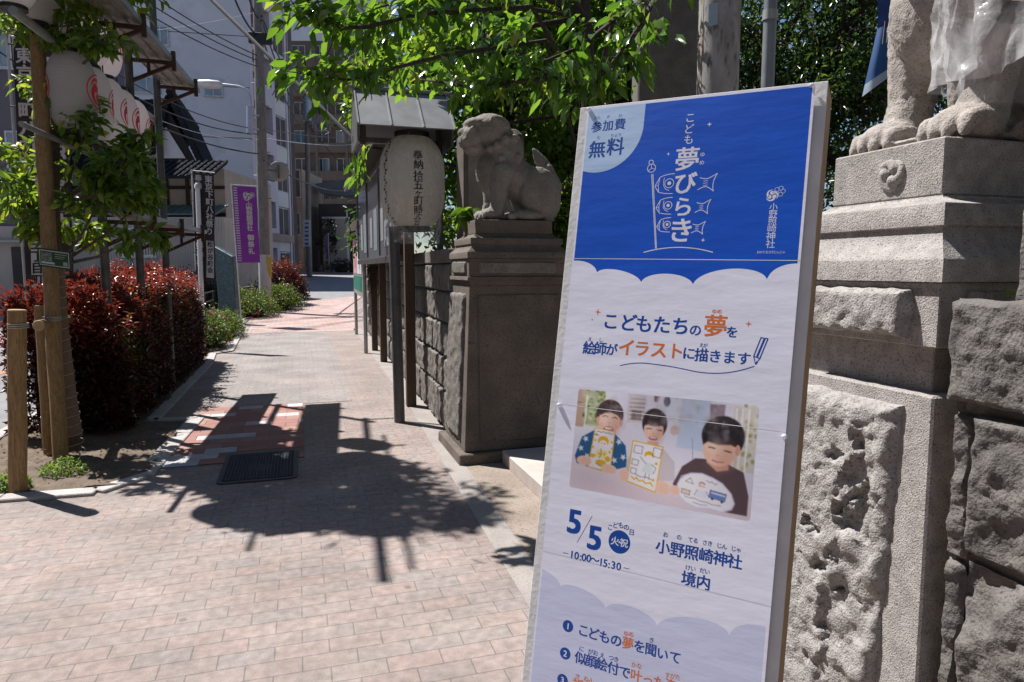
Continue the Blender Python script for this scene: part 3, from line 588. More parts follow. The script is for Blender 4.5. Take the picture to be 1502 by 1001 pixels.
SIGN = {
'fee_lettering': [('参',.0243,.0419,.0213,b_),('加',.0485,.041,.0212,b_),('費',.0732,.0406,.0218,b_),('無',.0305,.0876,.0335,b_),('料',.0684,.0847,.034,b_),('さ',.02,.023,.0071,b_),('ん',.0273,.0228,.0071,b_),('か',.0475,.023,.007,b_),('ひ',.0719,.0232,.007,b_),('む',.0312,.0636,.007,b_),('り',.0593,.0619,.007,b_),('ょ',.0669,.0617,.007,b_),('う',.0744,.0614,.0069,b_)],
'title_lettering': [('こ',.2092,.0405,.0183,w_),('ど',.2087,.0618,.0182,w_),('も',.2102,.0816,.0181,w_),('夢',.2108,.1184,.0427,w_),('び',.2109,.1632,.04,w_),('ら',.211,.2071,.0365,w_),('き',.2118,.2508,.0453,w_),('ゆ',.2379,.1113,.0089,w_),('め',.2381,.1262,.009,w_)],
'shrine_name_lettering': [('小',.3677,.2116,.013,w_),('野',.368,.2238,.0137,w_),('照',.368,.2359,.0137,w_),('崎',.3679,.2488,.0144,w_),('神',.3676,.2625,.0151,w_),('社',.368,.2761,.0144,w_),('お',.3493,.2901,.0049,w_),('の',.3539,.2901,.005,w_),('て',.3586,.2901,.005,w_),('る',.3632,.2901,.0049,w_),('さ',.3678,.2901,.0049,w_),('き',.3724,.29,.0049,w_),('じ',.3769,.29,.0049,w_),('ん',.3815,.29,.0048,w_),('じ',.386,.29,.0049,w_),('ゃ',.3905,.29,.0049,w_)],
'heading_lettering': [('こ',.0936,.4238,.0315,b_),('ど',.1284,.4248,.032,b_),('も',.1593,.4256,.0315,b_),('た',.1927,.4253,.0319,b_),('ち',.2273,.4257,.0314,b_),('の',.2545,.4312,.021,b_),('夢',.2888,.4222,.0384,o_),('を',.3179,.4308,.0197,b_),('ゆ',.2846,.3961,.0085,o_),('め',.2933,.3957,.0084,o_),('絵',.0551,.4774,.0243,b_),('師',.0779,.477,.0241,b_),('が',.1009,.4774,.0221,b_),('イ',.1301,.4711,.0317,o_),('ラ',.1597,.471,.0289,o_),('ス',.1914,.471,.0302,o_),('ト',.2228,.4711,.029,o_),('に',.2467,.4732,.0226,b_),('描',.2692,.4746,.0231,b_),('き',.2928,.475,.0221,b_),('ま',.3169,.475,.0219,b_),('す',.3414,.475,.0217,b_),('え',.0551,.4605,.0084,b_),('し',.0775,.4603,.0083,b_),('え',.2676,.4569,.0077,b_),('が',.2745,.4571,.0077,b_)],
'date_lettering': [('5',.0604,.8056,.0563,b_),('5',.1036,.8272,.0553,b_),('こ',.1318,.8032,.0109,b_),('ど',.1413,.7975,.011,b_),('も',.1522,.7954,.0109,b_),('の',.1626,.7971,.0108,b_),('日',.1732,.8039,.0107,b_),('火',.1435,.826,.015,w_),('・',.152,.8263,.0135,w_),('祝',.1608,.8261,.0149,w_),('1',.0621,.8677,.0182,b_),('0',.0719,.8677,.0181,b_),(':',.0802,.8677,.0181,b_),('0',.0868,.8676,.018,b_),('0',.0964,.8673,.0179,b_),('～',.1083,.8678,.0178,b_),('1',.121,.8685,.0178,b_),('5',.1293,.8687,.0177,b_),(':',.1368,.8691,.0176,b_),('3',.1449,.8687,.0176,b_),('0',.1553,.8688,.0175,b_)],
'place_lettering': [('小',.2323,.8175,.0244,b_),('野',.2579,.8172,.0241,b_),('照',.283,.8169,.0238,b_),('崎',.3077,.8166,.0236,b_),('神',.3318,.8163,.0234,b_),('社',.3554,.816,.0232,b_),('境',.2822,.862,.0244,b_),('内',.3075,.8619,.0235,b_),('お',.235,.7954,.0093,b_),('の',.2592,.7951,.0091,b_),('て',.2791,.7953,.0091,b_),('る',.288,.7951,.009,b_),('さ',.3038,.7951,.009,b_),('き',.3125,.7949,.009,b_),('じ',.328,.7949,.0089,b_),('ん',.3366,.795,.0088,b_),('じ',.3517,.795,.0087,b_),('ゃ',.3602,.7954,.0087,b_),('け',.2791,.843,.009,b_),('い',.2881,.843,.009,b_),('だ',.3035,.8424,.0089,b_),('い',.3122,.8423,.0089,b_)],
'step_lettering': [('こ',.1002,.9987,.0217,b_),('ど',.1201,.9992,.0215,b_),('も',.1418,.9991,.0213,b_),('の',.164,.9991,.0212,b_),('夢',.1859,.9981,.0209,o_),('を',.2076,.9977,.0208,b_),('聞',.2282,.9972,.0206,b_),('い',.2493,.9984,.0204,b_),('て',.2716,.9979,.0202,b_),('似',.0999,1.0489,.0215,b_),('顔',.1204,1.0484,.0214,b_),('絵',.1414,1.0481,.0212,b_),('付',.1636,1.0484,.021,b_),('で',.1853,1.0487,.0209,b_),('叶',.2067,1.0486,.0206,o_),('っ',.2278,1.0492,.0205,o_),('た',.2476,1.0481,.0203,o_),('姿',.2685,1.0465,.0202,o_),('を',.2891,1.0466,.02,b_),('祈',.0995,1.0976,.0215,o_),('念',.1222,1.0967,.0213,o_),('し',.1445,1.0953,.0211,b_),('ま',.1665,1.0938,.0208,b_),('す',.188,1.0924,.0207,b_),('ゆ',.1811,.9819,.0099,o_),('め',.1906,.9806,.0098,o_),('き',.228,.9807,.0097,b_),('に',.1,1.0318,.0101,b_),('が',.1179,1.0319,.0101,b_),('お',.1277,1.0315,.0101,b_),('え',.1409,1.0322,.01,b_),('つ',.1581,1.0313,.0099,b_),('き',.1676,1.0313,.0098,b_),('か',.2007,1.0314,.0098,o_),('な',.2105,1.0305,.0096,o_),('す',.2613,1.0309,.0095,o_),('が',.2703,1.0301,.0094,o_),('た',.2792,1.0293,.0094,o_),('き',.0978,1.0828,.0101,o_),('ね',.1149,1.0818,.01,o_),('ん',.1251,1.0811,.01,o_),('1',.0691,.9989,.0144,w_),('2',.0688,1.0491,.0143,w_),('3',.0683,1.0977,.0142,w_)],
}
mb = MB()                                                  # discs that carry white figures
disc(mb, .152, .8257, .0208, SB(.00305), 36); mb.build('number_disc', i_blue, sg)
for v in (.9989, 1.0491, 1.0977): mb = MB(); disc(mb, .0688, v, .0108, SB(.00307)); mb.build('number_disc', i_blue, sg)
SIGN2 = []
for nm, rows in SIGN.items():
    if nm == 'step_lettering': SIGN2 += [(nm, [r for r in rows if a < r[2] < b]) for a, b in ((.97,1.02),(1.02,1.07),(1.07,1.2))]
    elif nm == 'shrine_name_lettering': SIGN2 += [(nm, rows[:6]), (nm, rows[6:])]
    elif nm == 'date_lettering': SIGN2 += [(nm, rows[:2]), (nm, rows[2:10]), (nm, rows[10:])]
    else: SIGN2.append((nm, rows))
for nm, rows in SIGN2:
    mb = MB()
    for ch, u, v, s, k in rows:
        b = .022 if s > .013 else .010
        if nm == 'title_lettering': b = .020 if s > .03 else .004
        if nm == 'shrine_name_lettering': b = 0
        if nm == 'date_lettering' and s > .04: b = .034
        w = .00310
        letters(mb, [(ch, u, v, s)], SB(w), b, k, 1.0, LIFT)
    mb.build(nm, [i_blue, i_white, i_orange], sg)
mb = MB(); T = Hh                                          # carp streamer drawing
stroke(mb, [(.1462,.143),(.1672,.2845)], .0013, T); stroke(mb, [(.1486,.143),(.1690,.2845)], .0013, T)
stroke(mb, circ(.1448,.1313,.0079), .0013, T); stroke(mb, circ(.1430,.1200,.0042), .0012, T)
for a in (20,140,260): stroke(mb, [(.1448,.1313),(.1448+.0075*math.cos(R_(a)),.1313+.0075*math.sin(R_(a)))], .001, T)
stroke(mb, bez((.1449,.2913),(.2099,.2726),(.2727,.2908),20), .0016, T)
mb.build('streamer_pole_drawing', i_white, sg)
for cx, cy, k in ((.1735,.1628,1.0),(.1765,.2042,.84),(.1790,.2398,.72)):
    q = lambda x, y: (cx+x*k, cy+y*k); mb = MB()
    stroke(mb, [q(-.0190,.004),q(-.0105,-.013)]+bez(q(-.0105,-.013),q(.002,-.019),q(.0165,-.0185)), .0012, T)
    stroke(mb, [q(-.0190,.004),q(-.0105,.0155)]+bez(q(-.0105,.0155),q(.003,.019),q(.0165,.0185)), .0012, T)
    stroke(mb, [q(-.0105,-.013),q(-.0125,.002),q(-.0105,.0155)], .0011, T); stroke(mb, [q(-.019,.004),q(-.0125,.002)], .001, T)
    stroke(mb, circ(*q(.008,-.001), .0085*k), .0012, T); disc(mb, *q(.008,-.001), .0036*k, T, 14); stroke(mb, bez(q(-.002,-.012),q(-.006,.01),q(.009,.0125)), .001, T); mb.build('carp_head_drawing', i_white, sg)
for cx, cy, k in ((.2500,.1640,1.0),(.2460,.2080,.82),(.2415,.2465,.74)):
    q = lambda x, y: (cx+x*k, cy+y*k); mb = MB()
    stroke(mb, bez(q(-.013,-.010),q(-.002,-.006),q(.004,-.0085))+bez(q(.004,-.0085),q(.010,-.012),q(.018,-.0165))+bez(q(.018,-.0165),q(.008,0),q(.0135,.016))+bez(q(.0135,.016),q(.006,.009),q(.001,.0075))+bez(q(.001,.0075),q(-.006,.006),q(-.015,.0125)), .0012, T)
    for y in (-.003,.001,.005): stroke(mb, [q(-.006,y),q(.002,y-.001)], .0009, T)
    mb.build('carp_tail_drawing', i_white, sg)
for x, y, r in ((.2455,.056,.0048),(.1746,.1062,.0036),(.253,.2687,.0042)): mb = MB(); spark(mb, x, y, r, T); mb.build('sparkle', i_white, sg)
mb = MB(); lx, ly = .3636, .1915                            # shrine crest
for pl_ in commas(.0108): mb.add([T(lx+a, ly+b) for a, b in pl_], [tuple(range(len(pl_)))])
for a in range(5): stroke(mb, circ(.3755+.0055*math.cos(a*1.257), .1845+.0055*math.sin(a*1.257), .0036, 12), .0007, T)
mb.build('crest', i_white, sg)
T = SB(.00308); mb = MB(); stroke(mb, bez((.1208,.5058),(.15,.4955),(.1826,.4975))+bez((.1826,.4975),(.22,.4985),(.2536,.5035),8)[1:]+bez((.2536,.5035),(.31,.5105),(.3595,.4862),12)[1:], .0016, T); mb.build('underline_swoosh', i_blue, sg); mb = MB()
stroke(mb, [(.3661,.4372),(.3774,.4383),(.3672,.4725),(.361,.4831),(.357,.4696)], .0021, T, closed=True); stroke(mb, [(.357,.4696),(.3672,.4725)], .0017, T); stroke(mb, [(.3720,.4390),(.3625,.470)], .0035, T); stroke(mb, [(.3636,.478),(.361,.4831)], .003, T)
mb.build('pencil_drawing', i_blue, sg)
for l_, w in (([(.095,.7893),(.0698,.8442)],.0009),([(.0435,.8685),(.0546,.8679)],.001),([(.1646,.8690),(.1754,.8690)],.001)): mb = MB(); stroke(mb, l_, w, T); mb.build('printed_rule', i_blue, sg)
for x, y, r in ((.0656,.4072,.0068),(.0555,.4225,.0028),(.3439,.4149,.0058)): mb = MB(); spark(mb, x, y, r, T); mb.build('sparkle', i_orange, sg)
pin = mat('clear_plastic', (.75,.75,.8), rough=.08, coat=.6, alpha=.55)
for u, v in ((.0045,.005),(.4122,.0047),(.0055,.5925),(.4165,.5979)): mb = MB(); ball(mb, BF(u, v, .0055), (.0052,.0052,.0042), None, 2); mb.build('clear_pushpin', pin, sg, smooth=True)
for v in edges[1:4]: mb = MB(); mb.grid(lambda s, t: SB(.00312)(.001+.4165*s, v-.0006+.0012*t), 40, 1); mb.build('painted_fold_highlight', mat('fold_highlight_white', (.85,.85,.9), rough=.3), sg)  # white strip paints the highlight along each fold between sheets

# printed photograph: three children holding their drawings (flat print, coloured per vertex)
def sr(c): return [((x/255)/12.92 if x/255 <= .04045 else ((x/255+.055)/1.055)**2.4) for x in c]
NX, NY = 330, 193
xx, yy = np.meshgrid(np.linspace(0, 1210, NX), np.linspace(0, 707, NY)); IM = np.zeros((NY, NX, 3)); IM[:] = (222,220,236)
def soft(mask, c, a=1.0): IM[:] = IM*(1-a*mask[..., None])+np.array(c)*(a*mask[..., None])
def E_(cx, cy, rx, ry, c, s=.08, a=1.0, rot=0):
    co, si = math.cos(R_(rot)), math.sin(R_(rot)); X, Y = xx-cx, yy-cy; d = np.hypot((X*co+Y*si)/rx, (-X*si+Y*co)/ry); soft(np.clip((1-d)/s+.5, 0, 1), c, a)
def Pg(pts, c, a=1.0, blur=3.0):
    ins = np.zeros(xx.shape, bool); dm = np.full(xx.shape, 1e9); n = len(pts)
    for i in range(n):
        (x0, y0), (x1, y1) = pts[i], pts[(i+1) % n]; cr = ((y0 > yy) != (y1 > yy)); xi = (x1-x0)*(yy-y0)/((y1-y0) if y1 != y0 else 1e-9)+x0; ins ^= cr & (xx < xi)
        t = np.clip(((xx-x0)*(x1-x0)+(yy-y0)*(y1-y0))/max(1e-9, (x1-x0)**2+(y1-y0)**2), 0, 1); dm = np.minimum(dm, np.hypot(xx-x0-t*(x1-x0), yy-y0-t*(y1-y0)))
    soft(np.clip(np.where(ins, dm, -dm)/blur+.5, 0, 1), c, a)
def Ln(pts, w, c, a=1.0):
    for (x0, y0), (x1, y1) in zip(pts, pts[1:]):
        t = np.clip(((xx-x0)*(x1-x0)+(yy-y0)*(y1-y0))/max(1e-9, (x1-x0)**2+(y1-y0)**2), 0, 1); soft(np.clip((w/2-np.hypot(xx-x0-t*(x1-x0), yy-y0-t*(y1-y0)))/2+.5, 0, 1), c, a)
Pg([(0,0),(60,0),(60,270),(0,270)], (176,142,118), .8, 8); Pg([(0,90),(60,90),(60,100),(0,100)], (120,95,80), .6)
Pg([(55,0),(215,0),(215,250),(55,250)], (150,165,95), .75, 25)
for k in range(60): E_(55+rnd.random()*150, rnd.random()*240, 12, 9, rnd.choice([(92,120,52),(190,195,140),(70,98,45),(215,205,180)]), .5, .7)
Pg([(65,40),(78,40),(78,290),(65,290)], (230,225,225), .9); Pg([(205,0),(225,0),(225,220),(205,220)], (225,220,225), .9)
Pg([(370,0),(495,0),(490,190),(370,200)], (205,195,200), .8, 8)
for k in range(6): Pg([(385,30+k*28),(490,26+k*28),(490,36+k*28),(385,40+k*28)], (140,120,112), .7)
Pg([(400,110),(470,110),(470,175),(400,175)], (95,75,72), .7); Pg([(545,0),(700,0),(690,40),(550,40)], (120,75,70), .8, 6)
E_(640,60,70,110, (222,226,244), .3); E_(635,30,22,34, (95,92,112), .4); Pg([(735,0),(920,0),(925,330),(720,320)], (190,205,232), .9, 12); Ln([(820,250),(835,400)], 5, (150,165,195)); E_(700,215,28,30, (206,170,160), .5, .8)
Pg([(915,20),(1010,15),(1005,140),(920,150)], (112,88,95), .75, 10); Pg([(1060,10),(1210,10),(1210,420),(1060,420)], (205,200,190), .8, 15)
for k in range(50): E_(1120+rnd.random()*90, rnd.random()*400, 11, 13, rnd.choice([(150,158,90),(205,200,160),(120,130,70)]), .5, .6)
for x in (1075,1110,1150): Pg([(x,30),(x+13,30),(x+10,430),(x-4,430)], (236,232,236), .9)
Pg([(-10,470),(400,500),(1220,560),(1220,720),(-10,720)], (226,212,222), 1, 20); Pg([(-10,590),(1220,640),(1220,720),(-10,720)], (216,200,212), .7, 60)
skin, skd = (238,198,178), (214,160,140)
# left child
Pg([(20,480),(60,340),(140,285),(300,290),(380,360),(405,500),(250,560),(40,530)], (38,92,142), 1, 4)
for x, y in ((90,350),(60,420),(110,470),(330,340),(370,440),(310,470),(160,310)):
    Pg([(x+(26 if i % 2 == 0 else 11)*math.sin(i*.628+x), y-(26 if i % 2 == 0 else 11)*math.cos(i*.628+x)) for i in range(10)], (225,222,232))
E_(248,160,98,105, (62,46,46)); E_(248,205,78,92, skin); E_(252,140,84,50, (62,46,46)); E_(250,185,68,40, skin); E_(165,205,12,24, skd); E_(332,210,12,24, skd)
Ln([(200,178),(218,170),(236,178)], 6, (70,50,48)); Ln([(270,182),(288,174),(306,184)], 6, (70,50,48)); Ln([(198,150),(235,150)], 4, (110,85,78), .6); Ln([(268,152),(305,156)], 4, (110,85,78), .6)
E_(248,262,36,20, (150,72,72)); E_(248,256,29,9, (246,240,240)); E_(250,218,9,8, skd, .4, .7); E_(195,235,20,16, (236,170,160), .8, .5); E_(305,240,20,16, (236,170,160), .8, .5)
# middle child
Pg([(395,470),(430,380),(510,335),(640,345),(720,420),(730,540),(560,570),(400,540)], (206,194,202), 1, 4); Ln([(600,330),(640,380)], 4, (190,130,120))
E_(565,185,84,100, (50,38,42)); E_(562,225,66,82, skin); E_(563,160,74,44, (50,38,42)); Pg([(495,140),(632,140),(628,200),(600,190),(570,204),(535,192),(500,205)], (50,38,42), 1, 6)
Ln([(515,225),(548,222)], 7, (62,44,44)); Ln([(585,224),(618,228)], 7, (62,44,44)); E_(563,285,30,13, (176,92,92)); E_(563,281,22,6, (244,236,236)); E_(563,252,8,7, skd, .4, .7)
Pg([(530,305),(600,305),(610,350),(520,350)], skd, .8, 6)
# right child
Pg([(720,560),(770,440),(850,375),(930,370),(1040,380),(1150,420),(1190,560),(1190,680),(900,680),(735,600)], (92,72,78), 1, 5); Pg([(900,400),(1080,410),(1000,470)], (112,88,92), .6, 30)
Pg([(935,320),(1050,330),(1060,420),(990,440),(920,390)], skd, 1, 8)
E_(1010,215,132,128, (34,28,34)); E_(992,300,104,106, skin); Pg([(885,180),(1130,190),(1125,285),(1060,262),(985,272),(920,258),(890,280)], (34,28,34), 1, 10); E_(1105,290,16,34, skd); E_(955,140,50,30, (84,74,88), .9, .45)
Ln([(928,292),(965,296)], 8, (48,34,36)); Ln([(1025,302),(1064,308)], 8, (48,34,36)); Ln([(955,372),(990,380),(1025,376)], 7, (180,104,100)); E_(985,338,11,9, skd, .5, .7); E_(930,345,24,20, (236,176,160), .8, .4)
# drawings they hold
ye, ink = (226,176,40), (70,66,84)
Pg([(150,262),(300,270),(290,560),(120,545)], ye, 1, 4); Pg([(156,268),(294,276),(284,554),(127,539)], (236,232,242), 1, 4)
E_(220,350,40,36, ye); E_(220,370,30,26, (240,232,236)); Pg([(180,410),(255,415),(260,470),(170,465)], (240,222,150), 1, 5); E_(215,500,38,20, ye); E_(150,460,20,14, ye); E_(262,470,20,18, ye)
for x, y in ((160,350),(280,350),(150,400),(272,420),(285,395),(165,310),(200,440),(235,438)): E_(x, y, 8, 9, ye)
for x, y in ((208,365),(230,366)): E_(x, y, 3, 3, ink)
Ln([(165,290),(185,285),(200,292),(215,284),(232,292),(250,288),(270,294),(284,292)], 3, ink); Ln([(150,312),(170,308),(185,316)], 3, ink); Ln([(205,405),(215,440),(200,470)], 3, ink); Ln([(178,510),(215,525),(255,508)], 3, ink)
Pg([(425,315),(640,330),(612,640),(408,600)], ye, 1, 4); Pg([(432,322),(633,337),(606,632),(415,593)], (238,236,246), 1, 4)
E_(548,400,33,26, ye); E_(548,420,27,22, (242,234,238)); Pg([(530,450),(570,452),(590,520),(505,515)], (215,225,225), 1, 4)
for pts in ([(445,345),(500,350),(495,400),(440,395),(445,345)], [(575,345),(630,350),(620,410),(570,402),(575,345)], [(435,440),(480,445),(475,480),(432,475),(435,440)], [(432,500),(470,504),(466,540),(430,535),(432,500)], [(490,420),(530,460)], [(570,460),(600,480),(585,520)], [(535,520),(530,560)], [(560,522),(560,560)]): Ln(pts, 3.2, ink, .8)
Ln([(440,560),(460,575),(475,560),(490,580),(520,575),(540,590),(570,580),(590,600)], 9, ye); Ln([(470,540),(500,552),(540,548),(580,560)], 3, ink); E_(600,450,10,10, ye); E_(590,560,9,9, ye)
Pg([(745,560),(770,500),(830,470),(900,462),(970,480),(1030,505),(1090,560),(1115,620),(1100,660),(1040,690),(960,682),(880,690),(810,668),(765,630)], (206,206,236), 1, 8)
Pg([(752,560),(776,506),(834,477),(900,469),(968,487),(1026,512),(1083,564),(1106,620),(1093,653),(1036,682),(960,674),(882,682),(814,661),(771,626)], (236,234,244), 1, 6)
Pg([(960,560),(1060,572),(1052,620),(952,605)], (108,134,196), 1, 4); Ln([(970,575),(1050,585)], 9, (220,226,240)); E_(975,612,8,8, ink); E_(1035,622,8,8, ink)
E_(905,530,22,12, (200,160,150)); E_(905,548,18,18, (242,226,222)); Pg([(880,570),(935,575),(940,620),(875,614)], (225,225,240), 1, 4); Pg([(780,580),(835,586),(830,615),(778,608)], (228,200,190), 1, 4)
for pts in ([(885,545),(925,548)], [(880,570),(862,610)], [(935,575),(955,610)], [(800,530),(830,505),(850,540),(800,530)], [(780,580),(835,586),(830,615),(778,608),(780,580)], [(930,505),(950,515),(965,508),(985,522),(1000,515)], [(800,625),(830,632),(860,628),(900,640),(940,640),(980,650),(1030,648)], [(860,655),(900,662),(950,660)], [(770,515),(785,500)], [(960,560),(1060,572),(1052,620),(952,605),(960,560)]): Ln(pts, 3, ink, .75)
for x, y, rx, ry in ((92,505,55,34),(275,535,58,32),(390,560,34,42),(655,600,48,44),(735,600,34,32)):
    E_(x, y, rx, ry, skin)
    for k in range(3): Ln([(x-rx*.3, y-ry*.5+k*ry*.45), (x+rx*.75, y-ry*.35+k*ry*.45)], 3, skd, .8)
for cx_, cy_, rx_, ry_ in ((248,205,78,92),(562,225,66,82),(992,300,104,106)): E_(cx_+rx_*.45, cy_+ry_*.25, rx_*.6, ry_*.85, (176,118,104), .95, .33); E_(cx_-rx_*.2, cy_-ry_*.1, rx_*.5, ry_*.5, (250,222,206), .95, .35)
for cx_, cy_, rx_, ry_ in ((250,110,70,30),(565,120,60,26),(1000,130,90,36)): E_(cx_-10, cy_, rx_, ry_, (120,104,108), .95, .30)
for (hx, hy, rx_, ry_, n_) in ((248,130,92,62,70),(565,145,80,60,70),(1010,190,125,95,110)):
    for k in range(n_): a = rnd.uniform(math.pi, 2*math.pi); x_, y_ = hx+rx_*math.cos(a)*rnd.random()**.4, hy+ry_*math.sin(a)*rnd.random()**.4; Ln([(hx+(x_-hx)*.3, hy-ry_*.9+abs(x_-hx)*.2), (x_, y_), (x_+(x_-hx)*.12, y_+40)], 2.6, rnd.choice([(22,18,22),(78,62,64),(104,90,94),(48,38,42)]), .38)
for k in range(160): E_(rnd.random()*1210, rnd.random()*230, rnd.uniform(8,30), rnd.uniform(8,40), rnd.choice([(235,232,240),(190,185,190),(160,150,140),(215,212,225)]), .9, .18)
for _ in range(1): IM = sum(np.roll(np.roll(IM, a, 0), b, 1)*w for a, b, w in ((0,0,.36),(1,0,.12),(-1,0,.12),(0,1,.12),(0,-1,.12),(1,1,.04),(-1,1,.04),(1,-1,.04),(-1,-1,.04)))
IM = np.clip(IM*(1+.10*np.sin(xx/190+1)*np.cos(yy/170))[..., None]+rng.normal(size=IM.shape[:2])[..., None]*2.5, 0, 255)
vmap = lambda s, t: (.0421+.3309*s+.0007*t, .557-.0053*s+(.187+.0065*s)*t)
mb = MB(); T2 = SB(.00304); mb.grid(lambda s, t: T2(*vmap(s, t)), NX-1, NY-1)
cl = np.array([sr(c) for c in IM.reshape(-1, 3)]); r = 22.0
keep = lambda s, t: not any((s*1210-cx)*sx > 0 and (t*707-cy)*sy > 0 and math.hypot(s*1210-cx, t*707-cy) > r for cx, cy, sx, sy in ((r,r,-1,-1),(1210-r,r,1,-1),(r,707-r,-1,1),(1210-r,707-r,1,1)))
mb.f = [f for k, f in enumerate(mb.f) if keep(((k % (NX-1))+.5)/(NX-1), ((k//(NX-1))+.5)/(NY-1))]; mb.m = [0]*len(mb.f)
pm = bpy.data.materials.new('printed_photo'); pm.use_nodes = True; t_ = pm.node_tree; pb = t_.nodes['Principled BSDF']; a_ = t_.nodes.new('ShaderNodeAttribute'); a_.attribute_name = 'print'
lk(t_, a_.outputs['Color'], pb.inputs['Base Color']); pb.inputs['Roughness'].default_value = .42; pb.inputs['Coat Weight'].default_value = .35; pb.inputs['Coat Roughness'].default_value = .15
po = mb.build('printed_photo', pm, sg, smooth=True); at_ = po.data.attributes.new('print', 'FLOAT_COLOR', 'POINT'); at_.data.foreach_set('color', np.concatenate([cl, np.ones((len(cl), 1))], 1).astype(np.float32).ravel())

# ================================================================== LANTERN STANDS, NOTICE BOARDS, POLES BY THE SHRINE
grey_steel = mat('grey_painted_steel', (.115,.118,.12), (.085,.085,.085), rough=.55, scale=12, metal=.2, spot=(.16,.13,.11), spotscale=60)
brown_wood = mat('dark_brown_post', (.10,.062,.038), (.065,.04,.026), rough=.75, scale=8, stretch=(12,12,1), bump=.2, bscale=60)
roof_sheet = mat('grey_roof_sheet', (.24,.25,.255), (.19,.195,.2), rough=.5, scale=7, metal=.25)
dark_wood = mat('dark_frame_wood', (.055,.045,.038), (.035,.03,.026), rough=.7, scale=10)
lantern_paper = mat('lantern_paper', (.84,.81,.78), (.78,.75,.72), rough=.8, scale=3)
t_ = lantern_paper.node_tree; tl = t_.nodes.new('ShaderNodeBsdfTranslucent'); tl.inputs[0].default_value = (.82,.77,.70,1); mxs = t_.nodes.new('ShaderNodeMixShader'); mxs.inputs[0].default_value = .5; lk(t_, t_.nodes['Principled BSDF'].outputs[0], mxs.inputs[1]); lk(t_, tl.outputs[0], mxs.inputs[2]); lk(t_, mxs.outputs[0], t_.nodes['Material Output'].inputs[0])
black = mat('black_lacquer', (.012,.012,.013), (.02,.02,.02), rough=.45)
inkblack = mat('brush_ink', (.02,.018,.018), (.03,.028,.028), rough=.8)
film = bpy.data.materials.new('clear_plastic_film'); film.use_nodes = True; t_ = film.node_tree; pb = t_.nodes['Principled BSDF']
pb.inputs['Base Color'].default_value = (.90,.90,.92,1); pb.inputs['Roughness'].default_value = .18; pb.inputs['Specular IOR Level'].default_value = .8
nz = t_.nodes.new('ShaderNodeTexNoise'); nz.inputs['Scale'].default_value = 9; nz.inputs['Detail'].default_value = 4; nz.inputs['Distortion'].default_value = 1.2
tcn = t_.nodes.new('ShaderNodeTexCoord'); lk(t_, tcn.outputs['Object'], nz.inputs['Vector'])
rp = t_.nodes.new('ShaderNodeMapRange'); rp.inputs[1].default_value = .35; rp.inputs[2].default_value = .7; rp.inputs[3].default_value = .14; rp.inputs[4].default_value = .42
trn = t_.nodes.new('ShaderNodeBsdfTransparent'); mxs = t_.nodes.new('ShaderNodeMixShader'); lk(t_, nz.outputs['Fac'], rp.inputs[0]); lk(t_, rp.outputs[0], mxs.inputs[0])
lk(t_, trn.outputs[0], mxs.inputs[1]); lk(t_, pb.outputs[0], mxs.inputs[2]); lk(t_, mxs.outputs[0], t_.nodes['Material Output'].inputs[0])
bpn = t_.nodes.new('ShaderNodeBump'); bpn.inputs['Strength'].default_value = .6; bpn.inputs['Distance'].default_value = .02; lk(t_, nz.outputs['Fac'], bpn.inputs['Height']); lk(t_, bpn.outputs[0], pb.inputs['Normal'])

def barrel(r, h, n=26, p=3.2):
    out = []
    for i in range(n+1):
        q = -1+2*i/n; out.append((r*(.50+.50*(1-abs(q)**p)**.75), h*(.5+.5*q)))
    return out
def big_lantern(label, c, r, h, facing, group, tilt=0.0):
    t = thing('paper_lantern', label, 'lantern', c, group); c = V(c); mb = MB(); pf = barrel(r, h, 40); mb.lathe(pf, c, 40)
    body = mb.build('lantern_body', lantern_paper, t, smooth=True)
    mb = MB(); mb.lathe([(r*.5,0),(r*.54,-.004),(r*.54,-.045),(r*.46,-.045)], c+V((0,0,.004)), 32); mb.build('rim', black, t, smooth=30); mb = MB(); mb.lathe([(r*.46,.045),(r*.54,.045),(r*.54,.004),(r*.5,0)], c+V((0,0,h)), 32); mb.build('rim', black, t, smooth=30)
    mb = MB()
    for k in range(26):                                 # painted band of black dabs down the seam
        z = h*(.05+.9*k/26); a = facing-1.12+.05*math.sin(k*1.7); rr = np.interp(z, [q[1] for q in pf], [q[0] for q in pf])+.004
        w, hh = (.035 if k < 2 else .02)+.008*math.sin(k*2.1), .012
        mb.add([(c.x+rr*math.sin(a+s*w/rr/2*(1 if s < 0 else 1)), c.y-rr*math.cos(a+s*w/rr/2), c.z+z+u*hh) for s, u in ((-1,-1),(1,-.7),(1,1),(-1,.8))], [(0,1,2,3)])
    mb.build('painted_seam', inkblack, t)
    def fn(u, v):
        a = facing+u/r; z = h-v; rr = float(np.interp(z, [q[1] for q in pf], [q[0] for q in pf]))+.004
        return (c.x+rr*math.sin(a), c.y-rr*math.cos(a), c.z+z)
    mb = MB(); letters(mb, [('奉',0,.20,.085),('納',.004,.285,.085),('拾',.0,.385,.085),('五',.0,.465,.085),('ヶ',.0,.535,.07),('町',.0,.605,.085),('睦',.0,.69,.085),('会',.0,.775,.085)], fn, .02)
    mb.build('brush_lettering', inkblack, t)
    return t
